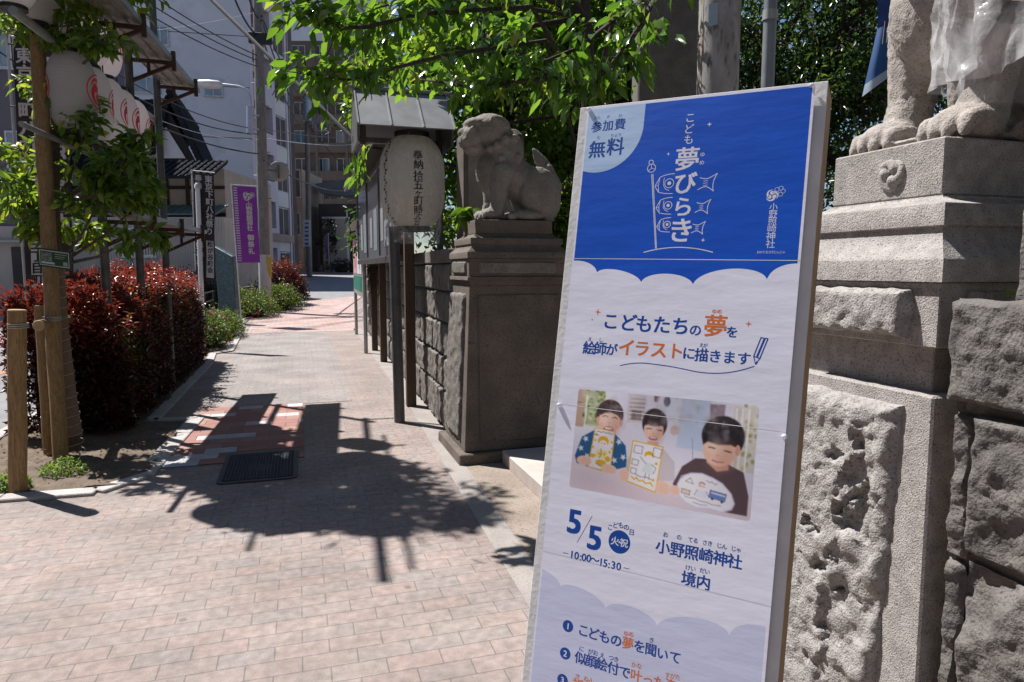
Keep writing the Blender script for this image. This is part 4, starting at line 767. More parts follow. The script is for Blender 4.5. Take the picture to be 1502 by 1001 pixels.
def bag(name, label, c, r, h, below, group, seed, out=.02, m=film):
    c = V(c); mb = MB(); pf = barrel(r, h, 30); n = 150; rows = []
    zs = [h+.02-(h+.02+below)*i/90 for i in range(91)]
    P = []
    for i, z in enumerate(zs):
        rr = float(np.interp(z, [q[1] for q in pf], [q[0] for q in pf])) if 0 <= z <= h else (r*.8+(0 if z > 0 else 0) if z < 0 else r*.5)
        if z < .15*h: rr = max(rr, r*(.88-.12*max(0, -z)/max(below, .01)))
        for j in range(n):
            a = 2*math.pi*j/n; d = V((math.cos(a)*2.2, math.sin(a)*2.2, z*3+seed)); w = noise.fractal(d, .7, 2.2, 3)*.018-.030*abs(noise.noise(d*1.7+V((0,0,a*.6))))-.018*abs(noise.noise(d*4.1))
            q = rr+out+w*(1+.8*max(0, -z*6)); zz = z+(.02*noise.noise(V((a*1.5, seed, 1))) if i > 82 else 0)
            P.append((c.x+q*math.cos(a), c.y+q*math.sin(a), c.z+zz))
    fs = [(i*n+j, i*n+(j+1)%n, (i+1)*n+(j+1)%n, (i+1)*n+j) for i in range(90) for j in range(n)]
    mb.add(P, fs); return tag(mb.build(name, m, None, tuple(c), smooth=True), label, 'plastic bag', group)

LC = V((1.045, 6.50, 1.845))
big_lantern('big white paper lantern with black brush writing hanging under the small grey roof', LC, .300, .82, R_(1), 'big festival lanterns')
bag('plastic_bag', 'clear plastic bag pulled over the big lantern beneath the small grey roof', LC, .300, .82, .16, 'plastic lantern covers', 3.3, .012)
ls = thing('lantern_stand', 'small sheet metal roof on grey posts sheltering the big wrapped lantern', 'lantern stand', (.95,6.5,0))
mb = MB(); mb.tube([(.875,6.42,0),(.86,6.42,1.2),(.85,6.42,1.84)], .051, 14); mb.build('post', grey_steel, ls, smooth=40)
mb = MB(); mb.bar((1.345,6.72,0), (1.345,6.72,3.16), .06, .05); mb.build('post', grey_steel, ls, bevel=.004)
mb = MB(); mb.bar((.52,6.72,2.66), (1.42,6.72,2.66), .06, .05); mb.bar((.62,6.72,2.62), (.62,6.72,3.0), .05, .05); mb.build('roof_frame', grey_steel, ls)
def roofq(O, u, w, th, nseam, name, par):
    O, u, w = V(O), V(u), V(w); n = u.cross(w).normalized(); n = n if n.z > 0 else -n; mb = MB(); mb.obox(O, u, w, n*th)
    for i in range(nseam+1): p = O+u*(i/nseam); mb.bar(p+n*(th+.004), p+w+n*(th+.004), .012, .014, up=n)
    return mb.build(name, roof_sheet, par)
roofq((.53,6.15,2.685), (.85,0,0), (0,.41,.395), .012, 3, 'roof_slope', ls); roofq((.53,6.99,2.685), (.85,0,0), (0,-.41,.395), .012, 3, 'roof_slope', ls)
mb = MB(); mb.bar((.47,6.57,3.095), (1.43,6.57,3.095), .09, .03); mb.build('ridge_cap', roof_sheet, ls, bevel=.004)
for x in (.525, 1.365): mb = MB(); mb.prism([(x,6.23,2.73),(x,6.57,3.06),(x,6.91,2.73),(x,6.91,2.56),(x,6.23,2.56)], (.02,0,0)); mb.build('gable_board', grey_steel, ls)

RL = V((1.545, 1.06, 2.045))
big_lantern('big white ribbed paper lantern near the sunlit lion, mostly above the frame', RL, .275, .80, R_(-75), 'big festival lanterns')
filmr = film.copy(); filmr.name = 'crumpled_plastic_film'
for m_, lo, hi in ((film,.08,.26),(filmr,.12,.44)):
    q = [x for x in m_.node_tree.nodes if x.type == 'MAP_RANGE'][0]; q.inputs[3].default_value = lo; q.inputs[4].default_value = hi
bag('plastic_bag', 'crumpled clear plastic bag hanging in front of the sunlit lion paws', RL, .275, .80, .20, 'plastic lantern covers', 8.1, .015, filmr)
ls2 = thing('lantern_stand', 'grey post and bracket outside the frame carrying the near plastic wrapped lantern', 'lantern stand', (1.28,.55,0))
mb = MB(); mb.tube([(1.30,.55,0),(1.30,.55,3.1)], .05, 14); mb.build('post', grey_steel, ls2, smooth=40)
mb = MB(); mb.bar((1.30,.55,3.0), (1.545,1.10,3.0), .05, .05); mb.tube([(1.545,1.06,2.98),(1.545,1.06,2.88)], .006, 6); mb.build('bracket', grey_steel, ls2)

# long glazed notice case with a lean-to roof
bb = thing('notice_case', 'long glazed notice case with sloping roof on brown posts before the wall', 'notice board', (1.1,9.4,0))
for (x, y) in ((1.10,7.15),(1.235,10.75),(1.26,12.3)):
    mb = MB(); mb.bar((x,y,0), (x,y,2.75), .10, .10); mb.build('post', brown_wood, bb, bevel=.006)
X0 = 1.0
mb = MB(); mb.box(X0+.02,X0+.17,7.3,12.2,1.55,2.75); mb.build('case_back', dark_wood, bb)
mb = MB()
for y in (7.28, 8.9, 10.5, 12.16): mb.box(X0-.01,X0+.03,y,y+.06,1.62,2.72)
mb.box(X0-.012,X0+.18,7.26,12.24,1.53,1.60); mb.box(X0-.012,X0+.03,7.26,12.24,2.72,2.80); mb.build('case_frame', mat('case_frame_metal', (.10,.095,.09), rough=.45, metal=.5), bb, bevel=.003)
mb = MB(); mb.box(X0+.004,X0+.008,7.32,12.16,1.60,2.72); mb.build('glass_front', mat('case_glass', (.12,.135,.16), (.16,.17,.19), rough=.07, scale=1.5, spec=1.0), bb)
mb = MB(); mb.prism([(X0-.20,7.1,2.78),(X0+.42,7.1,3.12),(X0+.42,7.1,3.16),(X0-.20,7.1,2.83)], (0,5.3,0)); mb.build('roof', mat('case_roof', (.085,.07,.06), (.05,.045,.04), rough=.7), bb)
notice = [mat('notice_sheet', (.27,.27,.27), rough=.6), mat('notice_sheet_cool', (.2,.23,.26), rough=.6)]
for k, (y, z, w, h) in enumerate(((7.55,1.75,.3,.42),(8.0,1.72,.42,.3),(8.5,1.8,.28,.4),(9.2,1.7,.4,.55),(9.8,1.75,.3,.42),(10.7,1.7,.42,.6),(11.3,1.75,.3,.42))):
    mb = MB(); mb.box(X0-.0005,X0+.0035,y,y+w,z,z+h); mb.build('pinned_notice', notice[k % 2], bb)

nb = thing('notice_board', 'narrow white framed board with green and red posters on two metal legs', 'notice board', (1.11,13.8,0))
alu = mat('aluminium', (.42,.42,.41), (.33,.33,.33), rough=.45, metal=.4, scale=9)
for x, y in ((1.07,11.95),(1.19,15.5)):
    mb = MB(); mb.tube([(x,y,0),(x,y,2.25)], .034, 10); mb.build('leg', alu, nb, smooth=40)
mb = MB(); mb.obox((1.045,12.0,.95), (.11,3.45,0), (.05,-.0016,0), (0,0,1.25)); mb.build('panel', alu, nb)
d = V((.11,3.45,0)); q = lambda s, z: V((1.038,12.0,0))+d*s+V((0,0,z))
for s0, s1, z0, z1, mm in ((.06,.94,1.05,1.32,mat('green_poster', (.02,.19,.13), rough=.5)),(.06,.50,1.36,2.1,mat('white_poster', (.72,.72,.74), rough=.5)),(.54,.94,1.36,2.1,mat('pink_poster', (.62,.36,.40), rough=.5))):
    mb = MB(); mb.prism([q(s0,z0), q(s1,z0), q(s1,z1), q(s0,z1)], (.004,0,0)); mb.build('poster', mm, nb)
mb = MB()
for s, z, r in ((.62,1.9,.12),(.72,1.6,.15),(.86,1.8,.1),(.3,1.75,.13)): mb.prism([q(s+r*.28*math.cos(a)*1, z+r*math.sin(a))+V((-.004,0,0)) for a in [i*math.pi/5 for i in range(10)]], (.003,0,0))
mb.build('red_mark', mat('red_print', (.5,.03,.04), rough=.5), nb)
mb = MB(); mb.prism([(.90,11.9,2.26),(1.12,11.9,2.37),(1.30,11.9,2.26),(1.12,11.9,2.30)], (.11,3.7,0)); mb.build('cap_roof', mat('cap_roof_white', (.45,.44,.42), rough=.6), nb)

# pillars and poles inside the grounds
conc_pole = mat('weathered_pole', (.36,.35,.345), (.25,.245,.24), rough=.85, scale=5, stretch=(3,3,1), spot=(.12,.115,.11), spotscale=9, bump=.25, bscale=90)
rust = mat('rust_streak', (.28,.13,.065), (.36,.28,.22), rough=.9, scale=12, stretch=(3,3,.8), ramp=(.45,.55))
rp_ = thing('round_pole', 'thick round weathered grey pole with rust streak and blue sticker above the signboard', 'pole', (2.98,4.50,0))
mb = MB(); mb.tube([(2.98,4.50,0),(2.98,4.50,3),(2.98,4.50,6.5)], [.155,.148,.138], 32); mb.build('shaft', conc_pole, rp_, smooth=40)
mb = MB()
for zz in np.arange(.5, 6, .25):
    a0 = R_(184); mb.add([(2.98+.1553*math.cos(a0+s), 4.50+.1553*math.sin(a0+s), z) for s, z in ((-.05,zz),(.0+.10*rnd.random()*(rnd.random() > .7),zz),(-.01,zz+.25),(-.05,zz+.25))], [(0,1,2,3)])
mb.build('rust_streak', rust, rp_)
mb = MB(); mb.add([(2.98+.158*math.cos(R_(a)), 4.50+.158*math.sin(R_(a)), z) for a, z in ((208,3.17),(232,3.17),(232,3.32),(208,3.32))], [(0,1,2,3)]); mb.build('sticker', mat('faded_blue_sticker', (.35,.46,.55), rough=.6), rp_)
sp = thing('concrete_pillar', 'broad square grey concrete pillar standing left of the round pole', 'pillar', (3.60,6.35,0))
mb = MB(); c, s_ = math.cos(R_(-20)), math.sin(R_(-20)); mb.obox(V((3.60,6.35,0))-V((c,s_,0))*.29-V((-s_,c,0))*.1, V((c,s_,0))*.58, V((-s_,c,0))*.5, (0,0,7)); mb.build('shaft', mat('dark_concrete', (.17,.155,.14), (.12,.11,.10), rough=.9, scale=7, spot=(.09,.085,.08), spotscale=80, bump=.3, bscale=120), sp, bevel=.015)  # dark grey-brown concrete tone with random darker spots
tp = thing('thin_post', 'slim grey metal post among the leaves behind the signboard', 'post', (4.02,5.30,0))
mb = MB(); mb.tube([(4.02,5.30,0),(4.02,5.30,5.4)], .057, 14); mb.build('shaft', mat('galvanised_post', (.30,.32,.34), (.23,.25,.27), rough=.45, metal=.4, scale=6), tp, smooth=40)
mb = MB(); mb.tube([(4.02,5.30,3.62),(4.02,5.30,3.70)], .066, 14); mb.build('joint_band', alu, tp, smooth=40)

# blue carp streamer beside the sunlit lion
ks = thing('carp_streamer', 'blue carp streamer whose tail hangs beside the sunlit lion leg', 'carp streamer', (2.86,2.80,2.3))
kb = mat('carp_blue', (.012,.06,.26), (.006,.03,.14), rough=.6, scale=8); kw = mat('carp_tail_pale', (.42,.52,.62), (.22,.36,.52), rough=.6)
D = V((.86,-.5,0)); mb = MB()
def ksf(s, t, o=0): return V((2.83,2.85,3.9))+D*((s-.5)*(.30-.14*t)+.055)+V((0,0,-1.25*t))+V((-.5,-.86,0))*(.05*math.sin(s*math.pi)*(1-t*.5)+.012*math.sin(t*9+s*4)+o)
mb.grid(lambda s, t: ksf(s, t), 10, 24); mb.grid(lambda s, t: ksf(s, t, -.10*math.sin(s*math.pi)*(1-.5*t)), 10, 24); mb.build('body', kb, ks, smooth=True)
mb = MB()
def ktf(s, t):
    fork = .23+.10*abs(s-.5)*2; return V((2.83,2.85,2.65))+D*((s-.5)*(.16+.11*t)+.055)+V((0,0,-fork*t))+V((-.5,-.86,0))*(.03*math.sin(s*math.pi)+.01*math.sin(s*12))
mb.grid(lambda s, t: ktf(s, t*.82), 14, 7); mb.build('tail', mat('carp_tail_blue', (.015,.09,.28), (.01,.06,.22), rough=.6), ks, smooth=True)
mb = MB(); mb.grid(lambda s, t: ktf(s, .82+t*.18), 14, 3); mb.build('tail_edge', kw, ks, smooth=True)
mb = MB()
for k in range(7): mb.bar(ksf(.18+k*.1, .98)+V((-.006,-.01,0)), ktf(.18+k*.1, .3)+V((-.006,-.01,0)), .004, .002)
mb.build('tail_rays', mat('carp_ray_gold', (.30,.24,.16), rough=.6), ks)

# ================================================================== PLANTING BED: YOUNG TREE, STAKES, HEDGE, LANTERN RACK, BANNERS
log_m = mat('stake_timber', (.33,.205,.085), (.22,.13,.055), rough=.75, scale=5, stretch=(14,14,1.2), spot=(.12,.07,.03), spotscale=18, bump=.25, bscale=70)
log_end = mat('stake_cut_end', (.42,.30,.16), (.32,.22,.11), rough=.8, scale=30)
barkm = mat('young_bark', (.15,.11,.08), (.08,.06,.045), rough=.9, scale=14, stretch=(6,6,1), bump=.5, bscale=60)
jute = mat('jute_wrap', (.27,.185,.12), (.18,.12,.08), rough=.95, scale=20, stretch=(2,2,14), bump=.5, bscale=60)
rope = mat('pale_rope', (.45,.42,.38), (.34,.31,.28), rough=.9, scale=30)
def stake(label, p, q, r, grp='timber stakes round the young tree'):
    t = thing('timber_stake', label, 'stake', p, grp); mb = MB(); p, q = V(p), V(q); n = 9
    mb.tube([p.lerp(q, i/n)+V((rnd.uniform(-.003,.003), rnd.uniform(-.003,.003), 0)) for i in range(n+1)], [r*rnd.uniform(.97,1.03) for _ in range(n+1)], 16, caps=False); mb.build('pole', log_m, t, smooth=True)
    d = (q-p).normalized(); mb = MB(); mb.tube([q-d*.003, q+d*.004], [r*.995, r*.9], 16); mb.build('cut_end', log_end, t, smooth=30)
    if p.z > .5: mb = MB(); mb.tube([p+d*.003, p-d*.005], [r*.995, r*.9], 16); mb.build('cut_end', log_end, t, smooth=30)
stake('short thick round stake, foremost of the timber supports at the bed corner', (-1.79,5.07,0), (-1.715,5.07,1.19), .052)
stake('short darker stake standing between the foremost stake and the tall pole', (A(78,690,5.32).x,A(78,690,5.32).y,0), tuple(A(62,449,5.25)), .054)
stake('tall timber pole carrying the green plate and rising out of frame', tuple(A(90,692,5.02)), tuple(A(48,-60,5.35)), .052)
stake('horizontal round crossbar with its sawn end towards the viewer', tuple(A(57,478,4.88)), tuple(A(101,468,5.75)), .040)
tw = MB()
for p, r in ((V((-1.715,5.07,1.08)), .056), (A(77,470,5.1), .058)):
    for k in range(3): tw.tube([p+V((r*math.cos(a), r*math.sin(a), .012*k)) for a in [i*math.pi/6 for i in range(13)]], .004, 5)
tag(tw.build('binding_rope', rope, None, smooth=True), 'pale rope turns binding the timber stakes to the crossbar', 'rope')
pt = thing('name_plate', 'small dark green information plate with white border on the tall pole', 'sign', tuple(A(80,380,4.97)))
def PL(x, y, o=0): return A(80,380,4.96)+RGT*(x*.0052)*1.0+V((0,0,-y*.0052))+RGT*0+V((0,0,-x*.0007))-FWD*o
dg = mat('plate_green', (.022,.05,.028), (.03,.06,.035), rough=.4); wl_ = mat('plate_white', (.6,.62,.6), rough=.5)
mb = MB(); mb.prism([PL(-23,-13), PL(23,-13), PL(23,13), PL(-23,13)], FWD*.012); mb.build('plate', dg, pt)
mb = MB()
for a, b, c, d in ((-20.5,-10.5,20.5,-9.5),(-20.5,9.5,20.5,10.5),(-20.5,-10.5,-19.7,10.5),(19.7,-10.5,20.5,10.5),(-18,5.5,0,8)): mb.prism([PL(a,b,.002), PL(c,b,.002), PL(c,d,.002), PL(a,d,.002)], FWD*.0015)
mb.build('white_border', wl_, pt)
mb = MB(); mb.prism([PL(-18.5,-8,.002), PL(-3,-8,.002), PL(-3,5,.002), PL(-18.5,5,.002)], FWD*.0015); mb.build('grey_picture', mat('plate_picture', (.22,.25,.22), (.05,.08,.05), rough=.5, scale=60), pt)
mb = MB()
for k, (w_e, y) in enumerate(((17,-7),(14,-4),(12,-1.5))): mb.prism([PL(1,y,.002), PL(1+w_e,y,.002), PL(1+w_e,y+.9,.002), PL(1,y+.9,.002)], FWD*.001)
mb.prism([PL(12,3,.002), PL(18,3,.002), PL(18,8.5,.002), PL(12,8.5,.002)], FWD*.001); mb.build('pale_lines', mat('plate_pale', (.3,.4,.28), rough=.5), pt)

leaf_y = leafmat('young_tree_leaf', (.028,.065,.014), (.12,.215,.036), (.24,.32,.06), trans=.46, rough=.34)
TR = [A(107,662,5.22), A(97,580,5.24), A(87,480,5.28), A(82,390,5.3), A(79,300,5.34), A(80,210,5.4), A(85,110,5.45), A(78,10,5.5), A(80,-110,5.5), A(84,-230,5.5)]
yt = thing('young_tree', 'young street tree with wrapped trunk tied to timber stakes at left', 'tree', tuple(TR[0]))
mb = MB(); mb.tube(TR, [.062,.056,.05,.046,.042,.038,.033,.028,.02,.012], 12); PP = []; DD = []; NN = []
bl = [((30,55),.30,.9),((100,38),.20,.45),((155,62),.15,.35),((70,140),.22,.4),((120,150),.14,.3),((40,225),.20,.5),((120,215),.28,1.1),((190,258),.22,.75),((215,205),.12,.25),((30,285),.15,.4),((75,320),.18,.4),((150,290),.22,.7),((215,290),.14,.4),((130,345),.15,.35),((205,345),.13,.3),((100,-60),.5,2.2),((20,-90),.45,1.6),((190,-80),.42,1.6),((110,-200),.55,2.4),((210,-210),.4,1.4),((40,-250),.45,1.5),((120,-330),.4,1.4)]
for (px, py), r, wgt in bl:
    c = A(px, py, 5.45+rnd.uniform(-.35,.35)); k = int(430*wgt); P, subc = clump(c, (r*1.15, r*1.15, r*.8), k, 9, .17); D, N = leafdirs(P, c, up=1.0, out=.7, droop=.55); PP.append(P); DD.append(D); NN.append(N)
    i = min(range(3, 10), key=lambda i: abs(TR[i].z-(c.z-.35))); a = TR[i]; mid = (a+c)/2+V((0,0,-.05)); mb.tube([a, mid, c], [.016,.011,.006], 6)
    for q in subc: mb.tube([c, (c+V(q))/2+V((0,0,.03)), V(q)], [.006,.004,.002], 4, False)
mb.build('trunk', barkm, yt, smooth=True)
P = np.concatenate(PP); leaves('crown', P, np.concatenate(DD), np.concatenate(NN), .105*(.6+.7*rng.random(len(P))), .043*(.8+.4*rng.random(len(P))), leaf_y, yt, full=True, tint=np.clip(rng.random(len(P))*.8+.25*(P[:,1]-5.2), 0, 1))
mb = MB(); w = [TR[i] for i in range(0, 5)]; mb.tube([w[0].lerp(w[1], .25)]+w[1:4]+[w[3].lerp(w[4], .2)], [.078,.070,.062,.057,.052], 14, caps=False); mb.build('jute_wrap', jute, yt, smooth=True)
mb = MB(); sp_ = []
for i in range(260):
    q = i/260*2.9; k = int(q); p = TR[k].lerp(TR[k+1], q-k); r = .078-.006*q+.004; a = i*.42; sp_.append(p+V((r*math.cos(a), r*math.sin(a), 0)))
mb.tube(sp_, .0028, 4, False); mb.build('wrap_cord', rope, yt, smooth=True)

# hedge of red new leaves
leaf_h = leafmat('red_hedge_leaf', (.030,.018,.012), (.215,.052,.040), (.40,.17,.07), trans=.28, rough=.27, tcol=(2.0,1.1,.8))
hd = thing('red_leaf_hedge', 'clipped maroon leaved hedge with glossy red tips in the planting bed', 'hedge', (-1.95,9,0))
hx0, hx1, hy0, hy1 = -2.36, -1.44, 6.6, 11.8
def hh_(x, y): e = max(0, (abs(x+1.93)-.22)/.34)**2*.17; g = max(0, (8.2-y)/1.6)**2*.34+max(0, (y-11.2)/.6)**2*.25; return 1.21+.12*noise.noise(V((x*1.5, y*1.1, 2)))+.10*noise.noise(V((x*4, y*3.5, 5)))+.12*math.exp(-((y-8.9)/1.3)**2)-e-g
n = 40000; x = hx0+(hx1-hx0)*rng.random(n); y = hy0+(hy1-hy0)*rng.random(n); top = np.array([hh_(a, b) for a, b in zip(x, y)]); f = rng.random(n)
shoot = .11*np.maximum(0, np.array([noise.noise(V((a*6, b*6, 9))) for a, b in zip(x, y)]))+.07*(rng.random(n)**4)
z = np.where(f < .5, top+shoot*1.6-np.abs(rng.normal(size=n))*.09, top*rng.random(n)**.8)
side = (f >= .5); s = rng.random(n); near = np.abs(rng.normal(size=n))*.07+.10*np.maximum(0, np.array([noise.noise(V((b*2.6, c*3.2, 3))) for b, c in zip(y, z)]))
x = np.where(side & (s < .62), hx1-near+.05*np.sin(y*7)*.6, x); y = np.where(side & (s >= .62) & (s < .88), hy0+near, np.where(side & (s >= .88), hy1-near, y))
rd = ((z/top)**5)*.16; x = np.where(x > hx1-.2, x-rd, x); P = np.stack([x, y, np.maximum(z, .10)], 1); k = rng.random(n) < .97; P = P[k]; top = top[k]; n = len(P)
ctr = np.stack([np.full(n, -2.0), np.clip(P[:,1], 7.4, 11.4), np.full(n, .5)], 1); o_ = unit(P-ctr); D = unit(o_*.7+rng.normal(size=(n,3))*.7+np.array([0,0,.25])); N = unit(rng.normal(size=(n,3))*.6+np.array([0,0,.8]))
tn = np.clip((P[:,2]/top-.62)*2.6, 0, .8)*(.35+.65*rng.random(n))+.2*rng.random(n)+(rng.random(n) < .02)*.3
leaves('foliage', P, D, N, .066*(.6+.7*rng.random(n)), .025*(.8+.4*rng.random(n)), leaf_h, hd, tint=np.clip(tn, 0, 1))
mb = MB(); core = mat('hedge_twigs', (.018,.012,.010), (.03,.02,.016), rough=1, scale=30)
mb.grid(lambda s, t: (hx0+.14+(hx1-hx0-.28)*s, hy0+.15+(hy1-hy0-.3)*t, hh_(hx0+(hx1-hx0)*s, hy0+(hy1-hy0)*t)-.16), 10, 30); mb.box(hx0+.16, hx1-.16, hy0+.16, hy1-.16, .1, .9)
for k in range(90): a, b = rnd.uniform(hx0+.1, hx1-.08), rnd.uniform(hy0+.1, hy1-.1); mb.tube([(a,b,0), (a+rnd.uniform(-.1,.1), b+rnd.uniform(-.1,.1), .6)], .008, 5, False)
for k in range(60): mb.tube([(hx1-.12,rnd.uniform(hy0,hy1),.0), (hx1-.06+rnd.uniform(-.05,.05),rnd.uniform(hy0,hy1),.55)], .006, 5, False) if k % 3 == 0 else None
mb.build('twigs', core, hd)
n = 5200; gx_, gy_ = rng.uniform(hx0+.1, hx1, n), rng.uniform(hy0, hy1, n); gz = np.array([hh_(a, b) for a, b in zip(gx_, gy_)])*rng.uniform(.35, 1.0, n)
P = np.stack([np.where(rng.random(n) < .7, hx1-.02-np.abs(rng.normal(size=n))*.05-.16*(gz/1.3)**5, gx_), gy_, gz], 1); leaves('green_leaves', P, unit(rng.normal(size=(n,3))+np.array([.5,-.2,.2])), unit(rng.normal(size=(n,3))*.6+np.array([0,0,.8])), .05, .02, leafmat('hedge_green_leaf', (.02,.03,.010), (.07,.09,.02), (.22,.22,.05), trans=.3), hd)
SP, SD, SN, ST = [], [], [], []
for k in range(230):
    a, b = rnd.uniform(hx0+.15, hx1+.02), rnd.uniform(hy0+.1, hy1-.05)
    if k % 3 == 0: a = hx1-rnd.uniform(0, .25)
    q = V((a, b, hh_(a, b)-.03)); d = V((rnd.gauss(0,.35)+.1, rnd.gauss(0,.35), 1)).normalized(); l_ = rnd.uniform(.08,.26)
    for j in range(int(l_*75)): w = j/(l_*75); SP.append(tuple(q+d*l_*w)); e = j*2.4; SD.append((math.cos(e)+d.x*.6, math.sin(e)+d.y*.6, .35)); SN.append((-.4*math.cos(e), -.4*math.sin(e), 1)); ST.append(min(1, .45+.4*w+rnd.gauss(0,.12)))
leaves('new_shoots', SP, SD, SN, .062, .022, leaf_h, hd, tint=np.clip(ST, 0, 1))

def bush(label, c, r, n, m, L, asp, flowers=0, fl=None, group=None, nm='shrub', grp2=None, up=.5, tint=None):
    t = thing(nm, label, 'shrub', (c[0],c[1],c[2]), group); cc = np.array(c)+np.array([0,0,r[2]*.35])
    d = unit(rng.normal(size=(n,3))); d[:,2] = np.abs(d[:,2])-.25*(rng.random(n)); bump_ = 1+.38*np.array([noise.noise(V((q*3.1).tolist())) for q in d]); rr = (1+rng.normal(size=n)*.10-np.abs(rng.normal(size=n))*.12+.35*(rng.random(n)<.04)*rng.random(n))*bump_
    P = cc+d*np.array(r)*rr[:,None]; P[:,2] = np.maximum(P[:,2], c[2]+.02); D = unit(d*.7+rng.normal(size=(n,3))*.6); N = unit(rng.normal(size=(n,3))*.6+np.array([0,0,up]))
    tn = None if tint is None else np.clip(tint[0]+(tint[1]-tint[0])*np.clip((P[:,2]-c[2])/(r[2]*1.3), 0, 1)**2*(.4+.6*rng.random(n))+.2*rng.random(n), 0, 1)
    leaves('foliage', P, D, N, L*(.6+.7*rng.random(n)), L*asp*(.8+.4*rng.random(n)), m, t, tint=tn)
    mb = MB(); ball(mb, cc, (r[0]*.62, r[1]*.62, r[2]*.58), None, 3)
    for k in range(10): a = k*.63; mb.tube([(c[0]+.1*r[0]*math.cos(a), c[1]+.1*r[1]*math.sin(a), c[2]), (c[0]+.6*r[0]*math.cos(a), c[1]+.6*r[1]*math.sin(a), c[2]+r[2]*.6)], .008, 5, False)
    mb.build('twigs', core, t)
    if flowers:
        d = unit(rng.normal(size=(flowers,3))+np.array([.3,-.7,.5])); Q = cc+d*np.array(r)*(1.0+.06*rng.random((flowers,1))); P = np.repeat(Q, 5, 0); a = np.tile(np.arange(5)*1.257, flowers); dd = np.repeat(d, 5, 0); tx = unit(np.cross(dd, np.array([.1,.2,1.0]))); ty = np.cross(dd, tx)
        D = unit(tx*np.cos(a)[:,None]+ty*np.sin(a)[:,None]+dd*.35); leaves('blossom', P, D, dd, .038, .03, fl, t)
    return t
leaf_a = leafmat('azalea_leaf', (.03,.06,.014), (.10,.16,.03), (.17,.24,.06), trans=.3, rough=.45); pinkm = leafmat('azalea_blossom', (.42,.02,.12), (.60,.05,.20), trans=.3, rough=.6, tcol=(1.3,1,1.2))
bush('low azalea with a few bright pink blossoms beside the white pole', (-1.62,13.7,0), (.34,.7,.50), 4200, leaf_a, .05, .42, 16, pinkm, 'flowering azaleas')
bush('pale green azalea with pink blossoms at the foot of the teal pillar', (-1.55,15.9,0), (.34,1.0,.42), 4200, leaf_a, .05, .42, 12, pinkm, 'flowering azaleas')
leaf_r = leafmat('far_red_leaf', (.03,.02,.012), (.17,.035,.03), (.38,.20,.05), trans=.25, rough=.4, tcol=(1.8,1.2,.8))
bush('green azalea mound with crimson blossoms in front of the utility pole', (-1.45,22.3,.0), (.75,1.2,.62), 5200, leaf_a, .075, .45, 26, pinkm, 'flowering azaleas')
bush('bright green rounded azalea at the far corner of the bed', (-.62,24.6,.08), (.62,.9,.62), 4200, leaf_a, .075, .45, 8, pinkm, 'flowering azaleas')
bush('tall red leaved shrub with yellow tips right of the utility pole', (-.55,26.6,.14), (.78,1.0,1.15), 6500, leaf_r, .10, .42, 0, None, None, 'red_shrub', tint=(.0,.95))
weed = leafmat('weed_leaf', (.06,.12,.03), (.16,.26,.08), trans=.35, rough=.5)
for i, (x, y, r, lab) in enumerate(((-1.62,5.42,.15,'bright green weed clump between the short stakes'),(-1.84,5.14,.10,'small green weeds at the foot of the foremost stake'),(-2.2,5.35,.2,'loose green weeds along the left kerb corner'))):
    n = 420; th_ = rng.random(n)*6.28; rr = r*np.sqrt(rng.random(n)); P = np.stack([x+rr*np.cos(th_), y+rr*np.sin(th_), .02+.13*rng.random(n)*(1-rr/r*.7)], 1); D = unit(rng.normal(size=(n,3))+np.array([0,0,.6])); o = leaves('weed', P, D, unit(rng.normal(size=(n,3))*.5+np.array([0,0,1])), .035, .016, weed, None, (x,y,0)); tag(o, lab, 'weeds')
n = 260; P = np.stack([rng.uniform(-2.4,-1.2,n), rng.uniform(5.1,6.9,n), np.full(n,.075)], 1); o = leaves('leaf_litter', P, unit(rng.normal(size=(n,3))*[1,1,.15]), unit(rng.normal(size=(n,3))*.3+np.array([0,0,1])), .03, .016, leafmat('dry_leaf', (.10,.055,.03), (.24,.14,.07), trans=.1, rough=.8), None, (-1.8,6,0)); tag(o, 'scattered brown dead leaves on the bare planting soil', 'leaf litter', None, 'stuff')

# lantern rack over the bed
steel = mat('rack_steel_post', (.13,.135,.14), (.085,.085,.09), rough=.5, scale=10, metal=.4); rustst = mat('rusty_bracket', (.085,.042,.028), (.05,.028,.02), rough=.8, scale=14)
zinc = mat('corrugated_zinc', (.30,.28,.265), (.20,.18,.165), rough=.55, scale=5, metal=.35, spot=(.16,.11,.085), spotscale=24)
ld_ = V((.0669,.9978,0)); ln_ = V((.9978,-.0669,0))
def RK(y, o, z): return V((0,0,EYE))+(V((-2.5+.067*y, y, z-EYE))+ln_*o)*.84
rk = thing('lantern_rack', 'tall steel rack with three corrugated awnings holding rows of white lanterns', 'lantern rack', tuple(RK(8.2,0,0)))
PY = (8.2,9.45,10.7)
for y in PY:
    mb = MB(); mb.tube([RK(y,0,-.276), RK(y,0,5.95)], .040, 12); mb.build('post', steel, rk, smooth=40)
mb = MB()
cnd = mat('grey_conduit', (.30,.30,.29), (.22,.22,.21), rough=.5, scale=8, metal=.3)
for o, z, r, yb in ((-.05,3.5,.03,10.9),(-.05,5.9,.03,10.9),(-.05,2.62,.02,10.9),(.24,5.62,.016,9.9),(-.24,4.52,.016,9.9)): mb = MB(); mb.tube([RK(6.6,o,z), RK(yb,o,z)], r, 10); mb.build('rail', cnd, rk, smooth=40)
for y in PY: mb = MB(); mb.bar(RK(y,0,5.64), RK(y,.42,5.64), .03, .03); mb.build('top_arm', rustst, rk)
